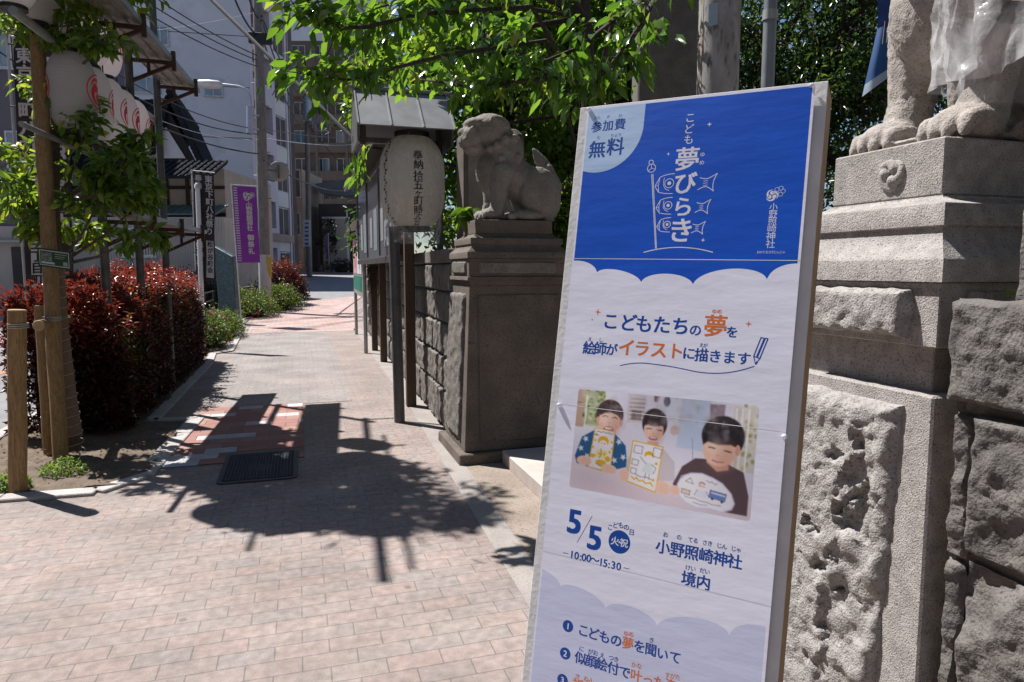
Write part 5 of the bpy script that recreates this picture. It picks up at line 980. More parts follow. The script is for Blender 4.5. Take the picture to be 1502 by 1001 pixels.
for z, ya_ in ((2.03,7.5), (4.03,6.6)):
    mb = MB()
    def aw(s, t): d_ = .04+.44*s; return RK(ya_+(11.05-ya_)*t, d_, z-.05*s+.012*(1 if math.sin(s*6.2832*3) > 0 else -1))
    mb.grid(aw, 36, 10); mb.grid(lambda s, t: aw(s, t)+V((0,0,.006)), 36, 10); mb.build('awning', zinc, rk)
    mb = MB(); mb.bar(RK(ya_,.485,z-.04), RK(11.05,.485,z-.04), .012, .045); mb.build('awning_trim', mat('blue_grey_trim', (.22,.27,.33), (.28,.29,.30), rough=.45, metal=.3), rk)
    for y in [q for q in PY if q > ya_]:
        mb = MB(); mb.bar(RK(y,.0,z-.085), RK(y,.5,z-.10), .035, .035); mb.bar(RK(y,.03,z-.33), RK(y,.49,z-.115), .032, .032); mb.bar(RK(y,.22,z-.24), RK(y,.22,z-.10), .028, .028); mb.bar(RK(y,.5,z-.19), RK(y,.5,z+.04), .04, .035); mb.build('bracket_arm', rustst, rk)
lp = mat('white_lantern_paper', (.88,.82,.84), (.84,.78,.80), rough=.75, scale=2); t_ = lp.node_tree
wvn = t_.nodes.new('ShaderNodeTexWave'); wvn.wave_type = 'BANDS'; wvn.bands_direction = 'Z'; wvn.inputs['Scale'].default_value = 12.0; tcn = t_.nodes.new('ShaderNodeTexCoord'); lk(t_, tcn.outputs['Object'], wvn.inputs['Vector'])
bpn = t_.nodes.new('ShaderNodeBump'); bpn.inputs['Strength'].default_value = .45; bpn.inputs['Distance'].default_value = .006; lk(t_, wvn.outputs['Fac'], bpn.inputs['Height']); lk(t_, bpn.outputs[0], t_.nodes['Principled BSDF'].inputs['Normal'])
tl = t_.nodes.new('ShaderNodeBsdfTranslucent'); tl.inputs[0].default_value = (.88,.84,.86,1); mxs = t_.nodes.new('ShaderNodeMixShader'); mxs.inputs[0].default_value = .6; lk(t_, t_.nodes['Principled BSDF'].outputs[0], mxs.inputs[1]); lk(t_, tl.outputs[0], mxs.inputs[2]); lk(t_, mxs.outputs[0], t_.nodes['Material Output'].inputs[0])
crest_red = mat('crest_red', (.78,.010,.03), (.7,.01,.025), rough=.6)
def small_lantern(label, loc):
    t = thing('festival_lantern', label, 'lantern', loc, 'white lanterns on the rack'); c = V(loc); r, h = .172, .588; pf = barrel(r, h, 22, 3.2); mb = MB(); mb.lathe(pf, c, 28); mb.build('lantern_body', lp, t, smooth=True)
    mb = MB(); mb.lathe([(r*.5,0),(r*.53,-.003),(r*.53,-.03),(r*.42,-.03),(0.001,-.028)], c, 20); mb.build('rim', black, t, smooth=30); mb = MB(); mb.lathe([(.001,.03),(r*.42,.03),(r*.53,.03),(r*.53,.003),(r*.5,0)], c+V((0,0,h)), 20); mb.tube([c+V((0,0,h+.03)), c+V((0,0,h+.12))], .006, 5); mb.build('rim', black, t, smooth=30)
    for a0 in (R_(8), R_(188)):
        mb = MB()
        def fn(x, y, o=.0025): a = a0+x/r; return (c.x+(r+o)*math.cos(a)*1.0, c.y+(r+o)*math.sin(a), c.z+h*.52+y)
        for pl_ in commas(.113, 16): mb.add([fn(a, b) for a, b in pl_], [tuple(range(len(pl_)))])
        for q in range(0, 36): a, b = q*10, (q+1)*10; mb.add([fn(R*math.cos(R_(g)), R*math.sin(R_(g))) for R, g in ((.126,a),(.136,a),(.136,b),(.126,b))], [(0,1,2,3)])
        mb.build('comma_crest', crest_red, t)
    return t
def oz(y, o, z): p = RK(y, o, z); return (p.x, p.y, p.z)
protos = None
for row, (o, z, nl, pit) in enumerate(((.24,4.78,5,.54),(-.24,3.70,6,.45),(.02,2.74,5,.45))):
    lab = ('white lantern with red comma crest hanging in the top row of the rack', 'white lantern with red comma crest in the middle row behind the rack posts', 'white lantern with red comma crest in the lowest row of the rack')[row]
    for k in range(nl):
        loc = oz(9.34-k*pit, o, z+rnd.uniform(-.01,.01))
        lab2 = 'white lantern with red comma crest, '+('first','second','third','fourth','fifth','sixth','seventh')[k]+' from the street end of the '+('top','middle','lowest')[row]+' row'
        if protos is None: protos = small_lantern(lab2, loc)
        else:
            c = copy_tree(protos, None, loc); c['label'] = lab2; c.rotation_euler[2] = rnd.uniform(-.12,.2)
# brace pipe from the lantern stand across the pavement
p0, p1 = A(524,210,6.75), A(285,-25,7.6)
mb = MB(); mb.tube([p0, p1], .021, 8); tag(mb.build('brace_pipe', grey_steel, None, smooth=40), 'thin dark pipe slanting over the pavement down to the small roof', 'pipe')

# banners
def banner(nm, label, O, U, Vd, N_, amp, cloth, rows, boxes, extra, polep, group, ww, hhh, trim=None):
    t = thing(nm, label, 'banner', (polep[0][0], polep[0][1], polep[0][2]), group); O, U, Vd, N_ = V(O), V(U), V(Vd), V(N_)
    S_ = lambda u, v, o=0: O+U*u+Vd*v+N_*(amp*math.sin(u/ww*4+v/hhh*5)*.6+amp*.5*math.sin(v/hhh*13+1)*(.3+u/ww)+o)
    mb = MB(); mb.grid(lambda a, b: S_(a*ww, b*hhh), 14, 40); mb.build('cloth', cloth, t, smooth=True)
    for bm_, (u0, u1, v0, v1) in boxes: mb = MB(); mb.grid(lambda a, b: S_(u0+(u1-u0)*a, v0+(v1-v0)*b, .002), 8, 30); mb.build('white_patch', bm_, t, smooth=True)
    for mm, rr in rows: mb = MB(); letters(mb, rr, lambda u, v: S_(u, v, .004), .03, lift=N_*.0002); mb.build('lettering', mm, t)
    if extra: extra(t, S_)
    mb = MB(); mb.tube(polep, .014, 8); mb.tube([S_(-.02,-.03), S_(ww+.02,-.03)], .008, 6); mb.tube([polep[-1] if polep[-1][2] > O.z else S_(-.03,-.03), S_(-.02,-.03)], .008, 6); mb.build('pole', mat('white_pole', (.62,.62,.63), (.5,.5,.5), rough=.5), t, smooth=40)
    for k in range(5): mb = MB(); p = S_(0, hhh*(.02+.24*k)); mb.tube([p, p-U.normalized()*.05], .008, 5); mb.build('loop', cloth, t)
    return t
cl_b = mat('banner_black', (.030,.022,.026), (.045,.035,.038), rough=.85, scale=4); cl_w = mat('banner_white', (.62,.60,.58), (.54,.52,.50), rough=.85, scale=4); cl_p = mat('banner_purple', (.25,.035,.36), (.21,.028,.31), rough=.75, scale=4); cl_s = mat('banner_lilac', (.55,.47,.62), rough=.8)
toc = -FWD
O = A(20,58,6.95); Vd = (A(38,440,6.95)-O).normalized(); Hn = (A(38,440,6.95)-O).length; U = (RGT*.93+V((.3,.35,0))*.35).normalized()
banner('tall_banner', 'tall black banner with big white characters behind the young tree', O, U, Vd, toc, .03, cl_b,
  [(cl_w, column('東京下町八社祭り', .11, .17, .165, .185)), (cl_w, column('小野照崎神社', .33, .30, .24, .40)), (inkblack, column('奉納入谷三丁目町会', .115, 1.60, .115, .122))], [(cl_w, (.055,.175,1.50,Hn*.975))], None, [O-U*.06+V((0,0,-O.z)), O-U*.06+V((0,0,.06))], 'festival banners', .47, Hn)
O = A(284,253,12.1); Vd = (A(287,412,12.1)-O).normalized(); Hn = (A(287,412,12.1)-O).length; U = (RGT*.97+V((0,0,-.10))).normalized()
banner('tall_banner', 'narrow black banner with white characters behind the white pole', O, U, Vd, toc, .02, cl_b,
  [(cl_w, column('東京下町八社祭り', .27, .10, .125, .132)), (cl_w, column('奉納', .09, .10, .12, .125)), (inkblack, column('松が谷町会', .27, 1.25, .10, .115)), (cl_w, column('小野神社', .08, 1.15, .12, .15))], [(cl_w, (.20,.335,1.19,Hn*.96))], None, [(O.x-.03,O.y,0), tuple(O-U*.03+V((0,0,.05)))], 'festival banners', .36, Hn)
O = A(341,273,17.0); U = (RGT*.80+V((.1,.45,0))).normalized(); Vd = V((0.02,0,-1)).normalized(); Hn = 1.90
def pur(t, S_):
    mb = MB()
    for k in range(30): mb.add([S_(u, v, .003) for u, v in ((.02,.03+k*.062),(.11,.03+k*.062),(.11,.065+k*.062),(.02,.065+k*.062))], [(0,1,2,3)])
    mb.build('striped_edge', cl_s, t); mb = MB()
    for pl_ in commas(.115): mb.add([S_(.34+a, .24+b, .005) for a, b in pl_], [tuple(range(len(pl_)))])
    for k in range(5): a = k*1.257; cx_, cy_ = .46+.035*math.cos(a), .20+.035*math.sin(a); stroke(mb, circ(cx_, cy_, .03, 12), .008, lambda u, v: S_(u, v, .005))
    mb.build('crest', cl_w, t)
banner('purple_banner', 'bright purple banner with white characters on a slim white pole', O, U, Vd, toc, .02, cl_p, [(cl_w, column('小野照崎神社', .36, .44, .14, .118)), (cl_w, column('御祭礼', .36, 1.27, .15, .17))], [], pur, [(O.x+.08,O.y,0), tuple(O-U*.03+V((0,0,.06)))], 'festival banners', .56, Hn)
wp = thing('white_pole', 'plain white pole with rounded cap standing at the end of the hedge', 'pole', (-1.60,12.62,0))
mb = MB(); mb.tube([A(299,520,12.05), A(290,276,12.05)], .040, 16); mb.build('shaft', mat('white_painted_pole', (.80,.80,.82), (.74,.74,.76), rough=.45, scale=6), wp, smooth=40)
mb = MB(); mb.tube([A(290,277,12.05), A(290,272,12.05), A(290,269,12.05)], [.054,.054,.03], 16); mb.build('cap', cl_w, wp, smooth=40)
tp_ = thing('street_pillar', 'teal painted metal pillar with slanting top beside the purple banner', 'pillar', (-1.9,18.6,0))
mb = MB(); a, b = A(322,470,18.2), A(347,476,18.0); a.z = b.z = 0; d = (b-a); mb.prism([a, b, b+V((-.02,0,1.78)), a+V((-.06,0,2.06))], V((.10,.22,0))); mb.build('body', mat('teal_paint', (.022,.07,.085), (.015,.05,.065), rough=.5, scale=5, spot=(.10,.14,.14), spotscale=22), tp_, bevel=.02)
mb = MB()
for i in range(3):
    for j in range(2): c = b.lerp(a, .12+.11*i)+V((-.04,-.012,.32-.085*j)); mb.tube([c+RGT*.022*math.cos(q)+V((0,0,.028*math.sin(q))) for q in [k*math.pi/5 for k in range(11)]], .006, 4, False)
mb.build('white_marks', cl_w, tp_)
gr = thing('guard_rail', 'low dark brown pipe guard rail between the bed and the road', 'guard rail', (-2.42,17,0))
rl = mat('rail_brown', (.035,.025,.022), (.05,.04,.035), rough=.5, metal=.3)
for y in (13.5,15.6,17.7,19.8,21.9):
    mb = MB(); mb.tube([(-2.42,y,0), (-2.42,y,.82)], .038, 10); mb.build('post', rl, gr, smooth=40)
mb = MB()
for z in (.30,.55,.80): mb.tube([(-2.42,13.5,z), (-2.42,21.9,z)], .024, 8)
mb.build('rail', rl, gr, smooth=40)
g2 = thing('hoop_barrier', 'small dark hoop barrier at the kerb left of the utility pole', 'barrier', (-1.9,23.2,0))
mb = MB(); a, b = A(352,423,22.4), A(373,421,22.4); mb.tube([a, b], .03, 8); mb.tube([a, a+V((.03,0,-.25)), a+V((.12,0,-.33)), b+V((-.1,0,-.31)), b+V((0,0,-.22)), b], .024, 8); mb.bar(b+V((.02,0,.05)), (b.x+.02,b.y,0), .10, .10); mb.build('hoop', rl, g2)

# ================================================================== STREET BEYOND
wall_g = mat('blue_grey_render', (.60,.61,.67), (.54,.55,.61), rough=.9, scale=.35, spot=(.51,.52,.58), spotscale=1.2)
lav = mat('lavender_panel', (.60,.54,.62), (.53,.48,.56), rough=.7, scale=.8); recess = mat('balcony_recess', (.12,.10,.10), (.085,.07,.07), rough=.9, scale=1)
white_w = mat('white_wall', (.68,.66,.66), (.58,.56,.56), rough=.8, scale=.7); wframe = mat('window_frame', (.55,.57,.60), rough=.4, metal=.3); pane = glassmat('window_glass', (.035,.05,.07)); curtain = mat('curtain_glass', (.20,.25,.31), (.28,.33,.38), rough=.12, scale=2)
brown_w = mat('brown_tile_wall', (.145,.11,.09), (.115,.085,.07), rough=.8, scale=.9); dark_w = mat('dark_wall', (.05,.045,.045), (.035,.03,.03), rough=.85, scale=.8); pale_w = mat('pale_stucco', (.40,.36,.34), (.34,.31,.29), rough=.9, scale=.8)
tan_w = mat('tan_stone_wall', (.36,.27,.215), (.30,.225,.18), rough=.8, scale=1.2); rail_m = mat('balcony_rail', (.28,.26,.26), rough=.5, metal=.3)
def slabbox(mb, O, u, n, w, z0, z1, d):             # a box whose front face starts at O along u, going back by d
    O, u, n = V(O), V(u).normalized(), V(n).normalized(); mb.obox(V((O.x, O.y, z0)), u*w, -n*d, V((0,0,z1-z0)))
def window(par, O, u, n, w, h, mull=1, gl=None):
    O, u, n = V(O), V(u).normalized(), V(n).normalized(); f = .06; mb = MB(); Z = V((0,0,1))
    for s, ww in ((0, f), (w-f, f)): mb.obox(O+u*s-n*.02, u*ww, n*.06, Z*h)
    for z in (0, h-f): mb.obox(O+u*f+Z*z-n*.02, u*(w-2*f), n*.06, Z*f)
    for k in range(mull): mb.obox(O+u*(w*(k+1)/(mull+1)-f/2)+Z*f-n*.018, u*f, n*.055, Z*(h-2*f))
    mb.obox(O-u*.05-Z*.05, u*(w+.1), n*.09, Z*.05)
    fr = mb.build('window', wframe, par); mb = MB(); mb.obox(O+u*f+Z*f-n*.01, u*(w-2*f), n*.03, Z*(h-2*f)); mb.build('pane', gl or pane, fr); return fr
def hit(px, py, P, n):
    d = FWD*FPX+RGT*(px-CX)+UPV*(CY-py); e = V((0,0,EYE)); n = V(n); return e+d*((V(P)-e).dot(n)/d.dot(n))

# pale block with balconies
K = A(373,300,42.5); zb = tz(K.y); n1 = V((-.10,-1,0)).normalized(); u1 = V((-1,.10,0)).normalized(); u2 = V((math.sin(R_(23)), math.cos(R_(23)), 0)); n2 = V((u2.y, -u2.x, 0))
ap = thing('apartment_block', 'tall pale apartment block with blank grey end wall and lavender balconies', 'building', (K.x,K.y,zb))
mb = MB(); slabbox(mb, K+u2*.03, u1, n1, 15, zb, 24, .5); mb.build('end_wall', wall_g, ap)
mb = MB(); P = K-n2*1.3; slabbox(mb, P+u2*.55, u2, n2, 9, zb, 24, 6); mb.build('rear_wall', recess, ap)
for s, w in ((.06,.42),(3.05,.45),(5.25,.25)): mb = MB(); slabbox(mb, K+u2*s, u2, n2, w, zb, 24, 1.3); mb.build('pier', lav, ap)
for k in range(7): z_ = 3.4+3.02*k; mb = MB(); mb.obox(V((K.x,K.y,z_))+n1*.004-u1*.0+u2*.03, u1*15, n1*.006, (0,0,.04)); mb.build('panel_joint', recess, ap)
for s_, z_ in ((1.2,5.0),(2.0,11.2),(1.4,14.1)): mb = MB(); p_ = K+u2*s_-n2*.75; mb.obox((p_.x,p_.y,z_-.05+.98*0), u2*.8, -n2*.3, (0,0,.6)); mb.build('air_conditioner', white_w, ap)
zs_ = [3.2+3.02*k+zb*0 for k in range(-1, 7)]
for z in zs_:
    mb = MB(); slabbox(mb, K+u2*.49+n2*.03, u2, n2, 2.55, z-.35, z+.95, .14); slabbox(mb, K+u2*.49, u2, n2, 2.55, z-.30, z-.12, 1.28); mb.build('balcony', lav, ap)
    mb = MB(); mb.bar(K+u2*.5+V((0,0,z+1.1-K.z)), K+u2*3.0+V((0,0,z+1.1-K.z)), .05, .05); mb.build('balcony_rail', rail_m, ap)
    mb = MB(); slabbox(mb, K+u2*3.52-n2*.05, u2, n2, 1.72, z-.55, z+.45, .2); mb.build('spandrel', white_w, ap)
    q = K+u2*3.54-n2*.12; window(ap, (q.x,q.y,z+.47), u2, n2, 1.68, 1.95, 1, recess)
    q = K+u2*1.0-n2*1.28; window(ap, (q.x,q.y,z+.0), u2, n2, 1.6, 1.9, 1)
for px, py, w, h in ((300,141,1.05,1.0),(196,136,1.5,.95),(224,66,.9,1.1),(266,196,.5,.6),(120,150,1.4,1.0)):
    q = hit(px, py, K, n1)+n1*.02; window(ap, q, -u1, n1, w, h, 1, curtain)
for s in (1.3, 2.4): mb = MB(); slabbox(mb, K+u2*s-n2*.3, u2, n2, .9, zb, zb+2.3, .3); mb.build('shop_shutter', pale_w, ap)
mb = MB(); slabbox(mb, K+u2*.1+n2*.25, u2, n2, 5.2, zb+2.5, zb+3.0, .6); mb.build('shop_canopy', tan_w, ap)
mb = MB(); slabbox(mb, K+u2*5.6+n2*.05, u2, n2, .1, zb, 24, .1); mb.build('down_pipe', pale_w, ap)

# old tiled-roof house on the left
tile = mat('dark_roof_tile', (.030,.033,.042), (.018,.020,.027), rough=.8, scale=6, spec=.08); plaster = mat('cream_plaster', (.42,.38,.35), (.36,.32,.29), rough=.9, scale=2); beam = mat('dark_beam', (.035,.026,.022), rough=.8); copper = mat('green_copper_sheet', (.10,.16,.155), (.075,.12,.115), rough=.6, scale=3)
siding = mat('white_siding', (.50,.48,.46), (.43,.41,.395), rough=.75, scale=1.5)
DR = V((RGT.x, RGT.y, 0)); DB = V((FWD.x, FWD.y, 0)).normalized()
oh = thing('old_house', 'old wooden house with dark tiled gable roof and white plaster gable', 'house', tuple(V((A(200,400,26).x, A(200,400,26).y, 0))))
def HP(px, py, dep=26): return A(px, py, dep)
gd = (DB*.96-DR*.30).normalized()
apx, rb, lb = HP(250,143), HP(298,248), HP(190,262)
for a, b, nm in ((apx, rb, 'roof_slope'), (lb, apx, 'roof_slope')):
    mb = MB(); sd = (b-a); nn = gd.cross(sd).normalized(); nn = nn if nn.z > 0 else -nn
    mb.obox(a, sd, gd*7, nn*.12)
    k = int(7/.28)
    for i in range(k+1): p = a+gd*(i*7/k); mb.tube([p+nn*.13, p+sd+nn*.13], .055, 6)
    for i in range(14): p = a+sd*(i/13); mb.bar(p+nn*.125, p+nn*.125+gd*7, .05, .03, up=nn)
    mb.build(nm, tile, oh)
r0, r1, q0, q1 = HP(60,158,27), HP(250,146,26.2), HP(40,266,25.4), HP(226,224,25.6); mb = MB(); nn = (r1-r0).cross(q0-r0).normalized(); nn = nn if nn.dot(-FWD) > 0 else -nn; mb.prism([r0, r1, q1, q0], -nn*.1)
for i in range(24): mb.tube([r0.lerp(r1, i/23)+nn*.03, q0.lerp(q1, i/23)+nn*.03], .06, 6)
for i in range(12): mb.bar(r0.lerp(q0, i/11)+nn*.02, r1.lerp(q1, i/11)+nn*.02, .05, .04, up=nn)
mb.build('roof_slope', tile, oh)
mb = MB()
for a, b in ((apx, rb), (apx, lb)):
    for i in range(18): p = a.lerp(b, i/17)-gd*.06; mb.tube([p-gd*.03, p+gd*.3], .11, 8)
mb.tube([apx+V((0,0,.2)), apx+gd*7+V((0,0,.2))], .16, 8); mb.build('ridge_and_verge_tiles', tile, oh)
g0 = gd*.12; mb = MB(); mb.prism([HP(243,186)+g0-gd*.06, HP(272,232)+g0-gd*.06, HP(212,232)+g0-gd*.06], gd*.1); mb.build('gable_wall', mat('gable_plaster', (.78,.74,.74), (.7,.66,.66), rough=.9), oh)
mb = MB(); mb.prism([HP(246,160)+g0*1.3, HP(300,262)+g0*1.3, HP(185,268)+g0*1.3], gd*.1); mb.build('gable_board', beam, oh)
e0, e1 = HP(150,262,25.5), HP(335,266,25.5); e0.z = e1.z = 5.35; eu = e1-e0; mb = MB(); fo = -DB*1.6+V((0,0,-.75)); nn = eu.cross(fo).normalized(); nn = nn if nn.z > 0 else -nn; mb.obox(e0, eu, fo, nn*.08)
for i in range(20): p = e0+eu*(i/19); mb.tube([p+nn*.1, p+fo+nn*.1], .06, 6)
for i in range(6): p = e0+fo*(i/5); mb.bar(p+nn*.085, p+eu+nn*.085, .05, .04)
mb.build('eave_roof', tile, oh)
mb = MB(); w0, w1 = HP(60,300,25.8), HP(331,300,25.8); w0.z = w1.z = 0; mb.obox(w0, w1-w0, DB*5, (0,0,5.2)); mb.build('upper_wall', plaster, oh)
mb = MB()
for k in range(9): p = w0.lerp(w1, (k+.2)/9)-DB*.03; mb.bar(p+V((0,0,3.2)), p+V((0,0,4.9)), .14, .08)
for z in (3.5, 4.5): mb.bar(w0-DB*.02+V((0,0,z)), w1-DB*.02+V((0,0,z)), .08, .12)
mb.build('timber_beams', beam, oh)
mb = MB(); c0, c1 = HP(60,300,25.2), HP(335,300,25.2); c0.z = c1.z = 3.75; fo = -DB*1.1+V((0,0,-.40)); mb.obox(c0, c1-c0, fo, (0,0,.05))
for i in range(26): p = c0.lerp(c1, i/25); mb.bar(p+V((0,0,.06)), p+fo+V((0,0,.06)), .03, .03)
mb.build('lean_to_roof', copper, oh)
mb = MB(); s0, s1 = HP(62,400,24.4), HP(332,400,24.4); s0.z = s1.z = 0; mb.obox(s0, s1-s0, DB*1.2, (0,0,3.28))
for i in range(70): p = s0.lerp(s1, (i+.5)/70)-DB*.012; mb.bar(p, p+V((0,0,3.25)), .05, .03)
mb.build('siding_wall', siding, oh)
for px, w, h, z in ((180,1.2,1.0,1.9),(285,.9,1.5,.5)): q = hit(px, 370, s0, -DB); window(oh, (q.x,q.y,z), DR, -DB, w, h, 1)
lb_ = thing('dark_building', 'shaded grey building with blue windows at the far left edge', 'building', tuple(V((A(0,400,23).x, A(0,400,23).y, 0))))
a, b = A(-160,400,23), A(62,400,23.6); a.z = b.z = 0; lu = (b-a).normalized(); lnn = V((lu.y,-lu.x,0)); mb = MB(); mb.obox(a, b-a, -lnn*8, (0,0,14)); mb.build('wall', mat('plum_grey_wall', (.14,.125,.15), (.11,.10,.12), rough=.85, scale=1), lb_)
for px, py, w, h in ((-18,100,.8,1.6),(-60,250,1.2,1.5),(12,250,.9,1.3),(-70,100,1.2,1.5)): q = hit(px, py, a, lnn)+lnn*.02; window(lb_, q, lu, lnn, w, h, 1, curtain)
mb = MB(); q = hit(0,410,a,lnn); mb.obox(V((a.x,a.y,0))+lnn*.02, (b-a)*1.0, lnn*.12, (0,0,2.9)); mb.build('lower_wall', pale_w, lb_)
mb = MB(); q = hit(24,400,a,lnn)+lnn*.15; mb.obox((q.x,q.y,0), lu*1.1, lnn*.05, (0,0,2.2)); mb.build('doorway', dark_w, lb_)
mb = MB(); q = hit(10,355,a,lnn)+lnn*.2; mb.bar(q-lu*1.5, q+lu*1.6, .5, .08); mb.build('door_canopy', pale_w, lb_)
mb = MB(); 
for px in (40, 52): q = hit(px,300,a,lnn)+lnn*.08; mb.tube([(q.x,q.y,0),(q.x,q.y,14)], .05, 6)
mb.build('drain_pipe', pale_w, lb_)
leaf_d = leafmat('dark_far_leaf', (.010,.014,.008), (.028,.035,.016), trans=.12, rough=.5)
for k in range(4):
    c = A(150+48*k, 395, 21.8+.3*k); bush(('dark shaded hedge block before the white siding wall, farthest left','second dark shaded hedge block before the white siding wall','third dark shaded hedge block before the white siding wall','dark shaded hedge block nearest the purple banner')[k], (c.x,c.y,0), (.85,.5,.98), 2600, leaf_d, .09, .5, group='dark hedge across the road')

# far side of the crossing
ba = thing('brown_apartments', 'dark brown apartment building with banded balconies closing the street', 'building', tuple(A(480,380,78)))
def face(px0, px1, dep, ztop, m, name, par, d=8):
    a, b = A(px0,400,dep), A(px1,400,dep); z0 = tz(a.y)-.1; a.z = b.z = z0; mb = MB(); mb.obox(a, b-a, DB*d, (0,0,ztop-z0)); mb.build(name, m, par); return a, b
a, b = face(431, 556, 78, 26.5, brown_w, 'wall', ba); L_ = (b-a).length; uu = (b-a).normalized()
for k in range(6):
    z = 8.2+3.05*k; mb = MB(); mb.obox(V((a.x,a.y,z))-DB*1.0, b-a, DB*.98, (0,0,1.05)); mb.build('balcony', brown_w, ba)
    for j in range(4): q = a+uu*(L_*(.06+.24*j))-DB*.03; window(ba, (q.x,q.y,z+1.05), uu, -DB, 1.5, 1.5, 1, recess if (j+k) % 2 else pane)
mb = MB()
for s in (.0,.34,.68,1.0): p = a+uu*(L_*s-.15)-DB*1.08; mb.obox(p, uu*.3, DB*.2, (0,0,26))
mb.build('pier', brown_w, ba)
b3 = thing('grey_tower', 'pale blue grey building with side balconies rising behind the leafy branch', 'building', tuple(A(465,380,92)))
a, b = face(425, 487, 92, 60, wall_g, 'wall', b3)
a2, b2 = face(487, 512, 93, 60, mat('tower_recess_wall', (.22,.22,.24), rough=.8), 'recess_wall', b3)
for k in range(14):
    z = 20+3.0*k; mb = MB(); mb.obox(V((a2.x,a2.y,z))-DB*1.2, b2-a2, DB*1.1, (0,0,1.0)); mb.build('balcony', white_w, b3)
b4 = thing('glass_tower', 'distant tower with glazed balconies partly hidden by the leaves', 'building', tuple(A(540,380,118)))
a, b = face(510, 560, 118, 52, mat('tower_white', (.45,.46,.48), rough=.7), 'wall', b4); uu = (b-a).normalized()
for k in range(15):
    z = 8+3.1*k; mb = MB(); mb.obox(V((a.x,a.y,z))-DB*.6, (b-a), DB*.5, (0,0,.35)); mb.build('floor_slab', white_w, b4)
    mb = MB(); mb.obox(V((a.x,a.y,z+.5))-DB*.35+uu*.2, (b-a)-uu*.4, DB*.3, (0,0,2.2)); mb.build('window_band', curtain, b4)
ds = thing('dark_shop', 'dark low building with sloping grey roof at the far corner', 'building', tuple(A(500,385,58)))
a, b = face(470, 545, 58, 6.9, dark_w, 'wall', ds, 5); uu = (b-a).normalized()
mb = MB(); mb.prism([A(462,270,57.5), A(512,262,57.5), A(548,284,57.5), A(548,289,57.5), A(470,284,57.5)], DB*3); mb.build('roof', mat('slate_roof', (.12,.14,.17), rough=.5), ds)
mb = MB(); q = A(471,385,57.8); q.z = tz(60); mb.obox(q, uu*1.9, -DB*.1, (0,0,3.6)); mb.build('shop_front', mat('shop_front_dark', (.02,.02,.025), rough=.3), ds)
pw = thing('garden_wall', 'plain pale stucco wall across the crossing behind the parked bicycle', 'wall', tuple(A(490,395,57)))
a, b = A(470,395,57), A(533,395,57); a.z = b.z = tz(60)-.05; mb = MB(); mb.obox(a.lerp(b,.08), (b-a)*.6, DB*.3, (0,0,4.4)); mb.build('wall_face', pale_w, pw); mb = MB(); mb.obox(a.lerp(b,.07)+V((0,0,4.4))-DB*.05, (b-a)*.62, DB*.4, (0,0,.15)); mb.build('coping', white_w, pw)
tc_ = thing('corner_house', 'tan and dark house front left of the far utility pole', 'building', tuple(A(425,390,56)))
a, b = face(380, 447, 56, 9.5, tan_w, 'wall', tc_, 6); uu = (b-a).normalized()
for px, py, w, h in ((383,400,1.6,3.2),(405,400,1.2,2.6),(424,400,.8,2.6),(384,290,1.7,1.8),(420,290,1.2,2.2),(420,345,1.2,1.8)): q = hit(px, py, a, -DB)-DB*.02; q.z = max(q.z, tz(57)); window(tc_, q, uu, -DB, w, h, 1, recess)
mb = MB(); q = hit(394,335,a,-DB); mb.obox(q-DB*.9, uu*2.4, DB*.9, (0,0,.25)); mb.build('canopy', white_w, tc_)
mb = MB(); a, b = A(380,405,55.5), A(545,405,54.5); a.z = tz(a.y)+.02; b.z = tz(b.y)+.02; mb.obox(a-V((0,0,.2)), b-a, DB*4, (0,0,.22)); o = mb.build('far_pavement', concrete, None, (0,0,0)); o['kind'] = 'structure'
mb = MB()
for p, q in (((-40,40.2),(40,46.4)),): d = V((q[0]-p[0], q[1]-p[1], 0)).normalized(); sd = V((-d.y,d.x,0))*.09; a, b = V((p[0],p[1],0)), V((q[0],q[1],0)); N_ = 40; mb.add([tuple(V((a.lerp(b,i/N_)+s).to_tuple()[:2]+(tz((a.lerp(b,i/N_)).y)-.105,))) for i in range(N_+1) for s in (sd,-sd)], [(2*i,2*i+1,2*i+3,2*i+2) for i in range(N_)])
for y0 in range(-6, 40, 1): pass
mb.add([(-4.4,-20,-.105),(-4.28,-20,-.105),(-4.28,22,-.105),(-4.4,22,-.105)], [(0,1,2,3)])
o = mb.build('road_line', mat('orange_road_paint', (.55,.20,.07), (.42,.2,.12), rough=.8, scale=6), None, (0,0,0)); o['kind'] = 'structure'

# poles, lamp, mirror, cables
cpole = mat('concrete_pole', (.22,.205,.19), (.16,.15,.14), rough=.85, scale=3, stretch=(3,3,.6), spot=(.11,.10,.095), spotscale=12); galv = mat('pale_blue_galvanised', (.42,.47,.55), (.36,.40,.47), rough=.45, metal=.3, scale=4)
up_ = thing('utility_pole', 'tall concrete utility pole with pale lower sleeve beside the red shrub', 'utility pole', (A(389,440,22.3).x, A(389,440,22.3).y, 0))
pb_ = A(389,430,22.3); pb_.z = 0; ptp = A(378,0,22.3); dirp = (ptp-pb_)/(ptp.z); PZ = lambda z: pb_+dirp*z
mb = MB(); mb.tube([PZ(1.9), PZ(6), PZ(11.8)], [.182,.165,.14], 20); mb.build('shaft', cpole, up_, smooth=40)
mb = MB(); mb.tube([PZ(0), PZ(1.9)], [.196,.190], 20); mb.build('pale_sleeve', mat('pale_sleeve', (.52,.49,.475), (.44,.41,.40), rough=.7, scale=3), up_, smooth=40)
mb = MB()
for z in (2.6,3.1,4.2,5.5,6.9,8.1,9.4): mb.tube([PZ(z), PZ(z+.06)], .188-.004*z, 16)
for k in range(9): z = 3+.75*k; mb.tube([PZ(z), PZ(z)+RGT*(.28 if k % 2 else -.28)], .012, 5)
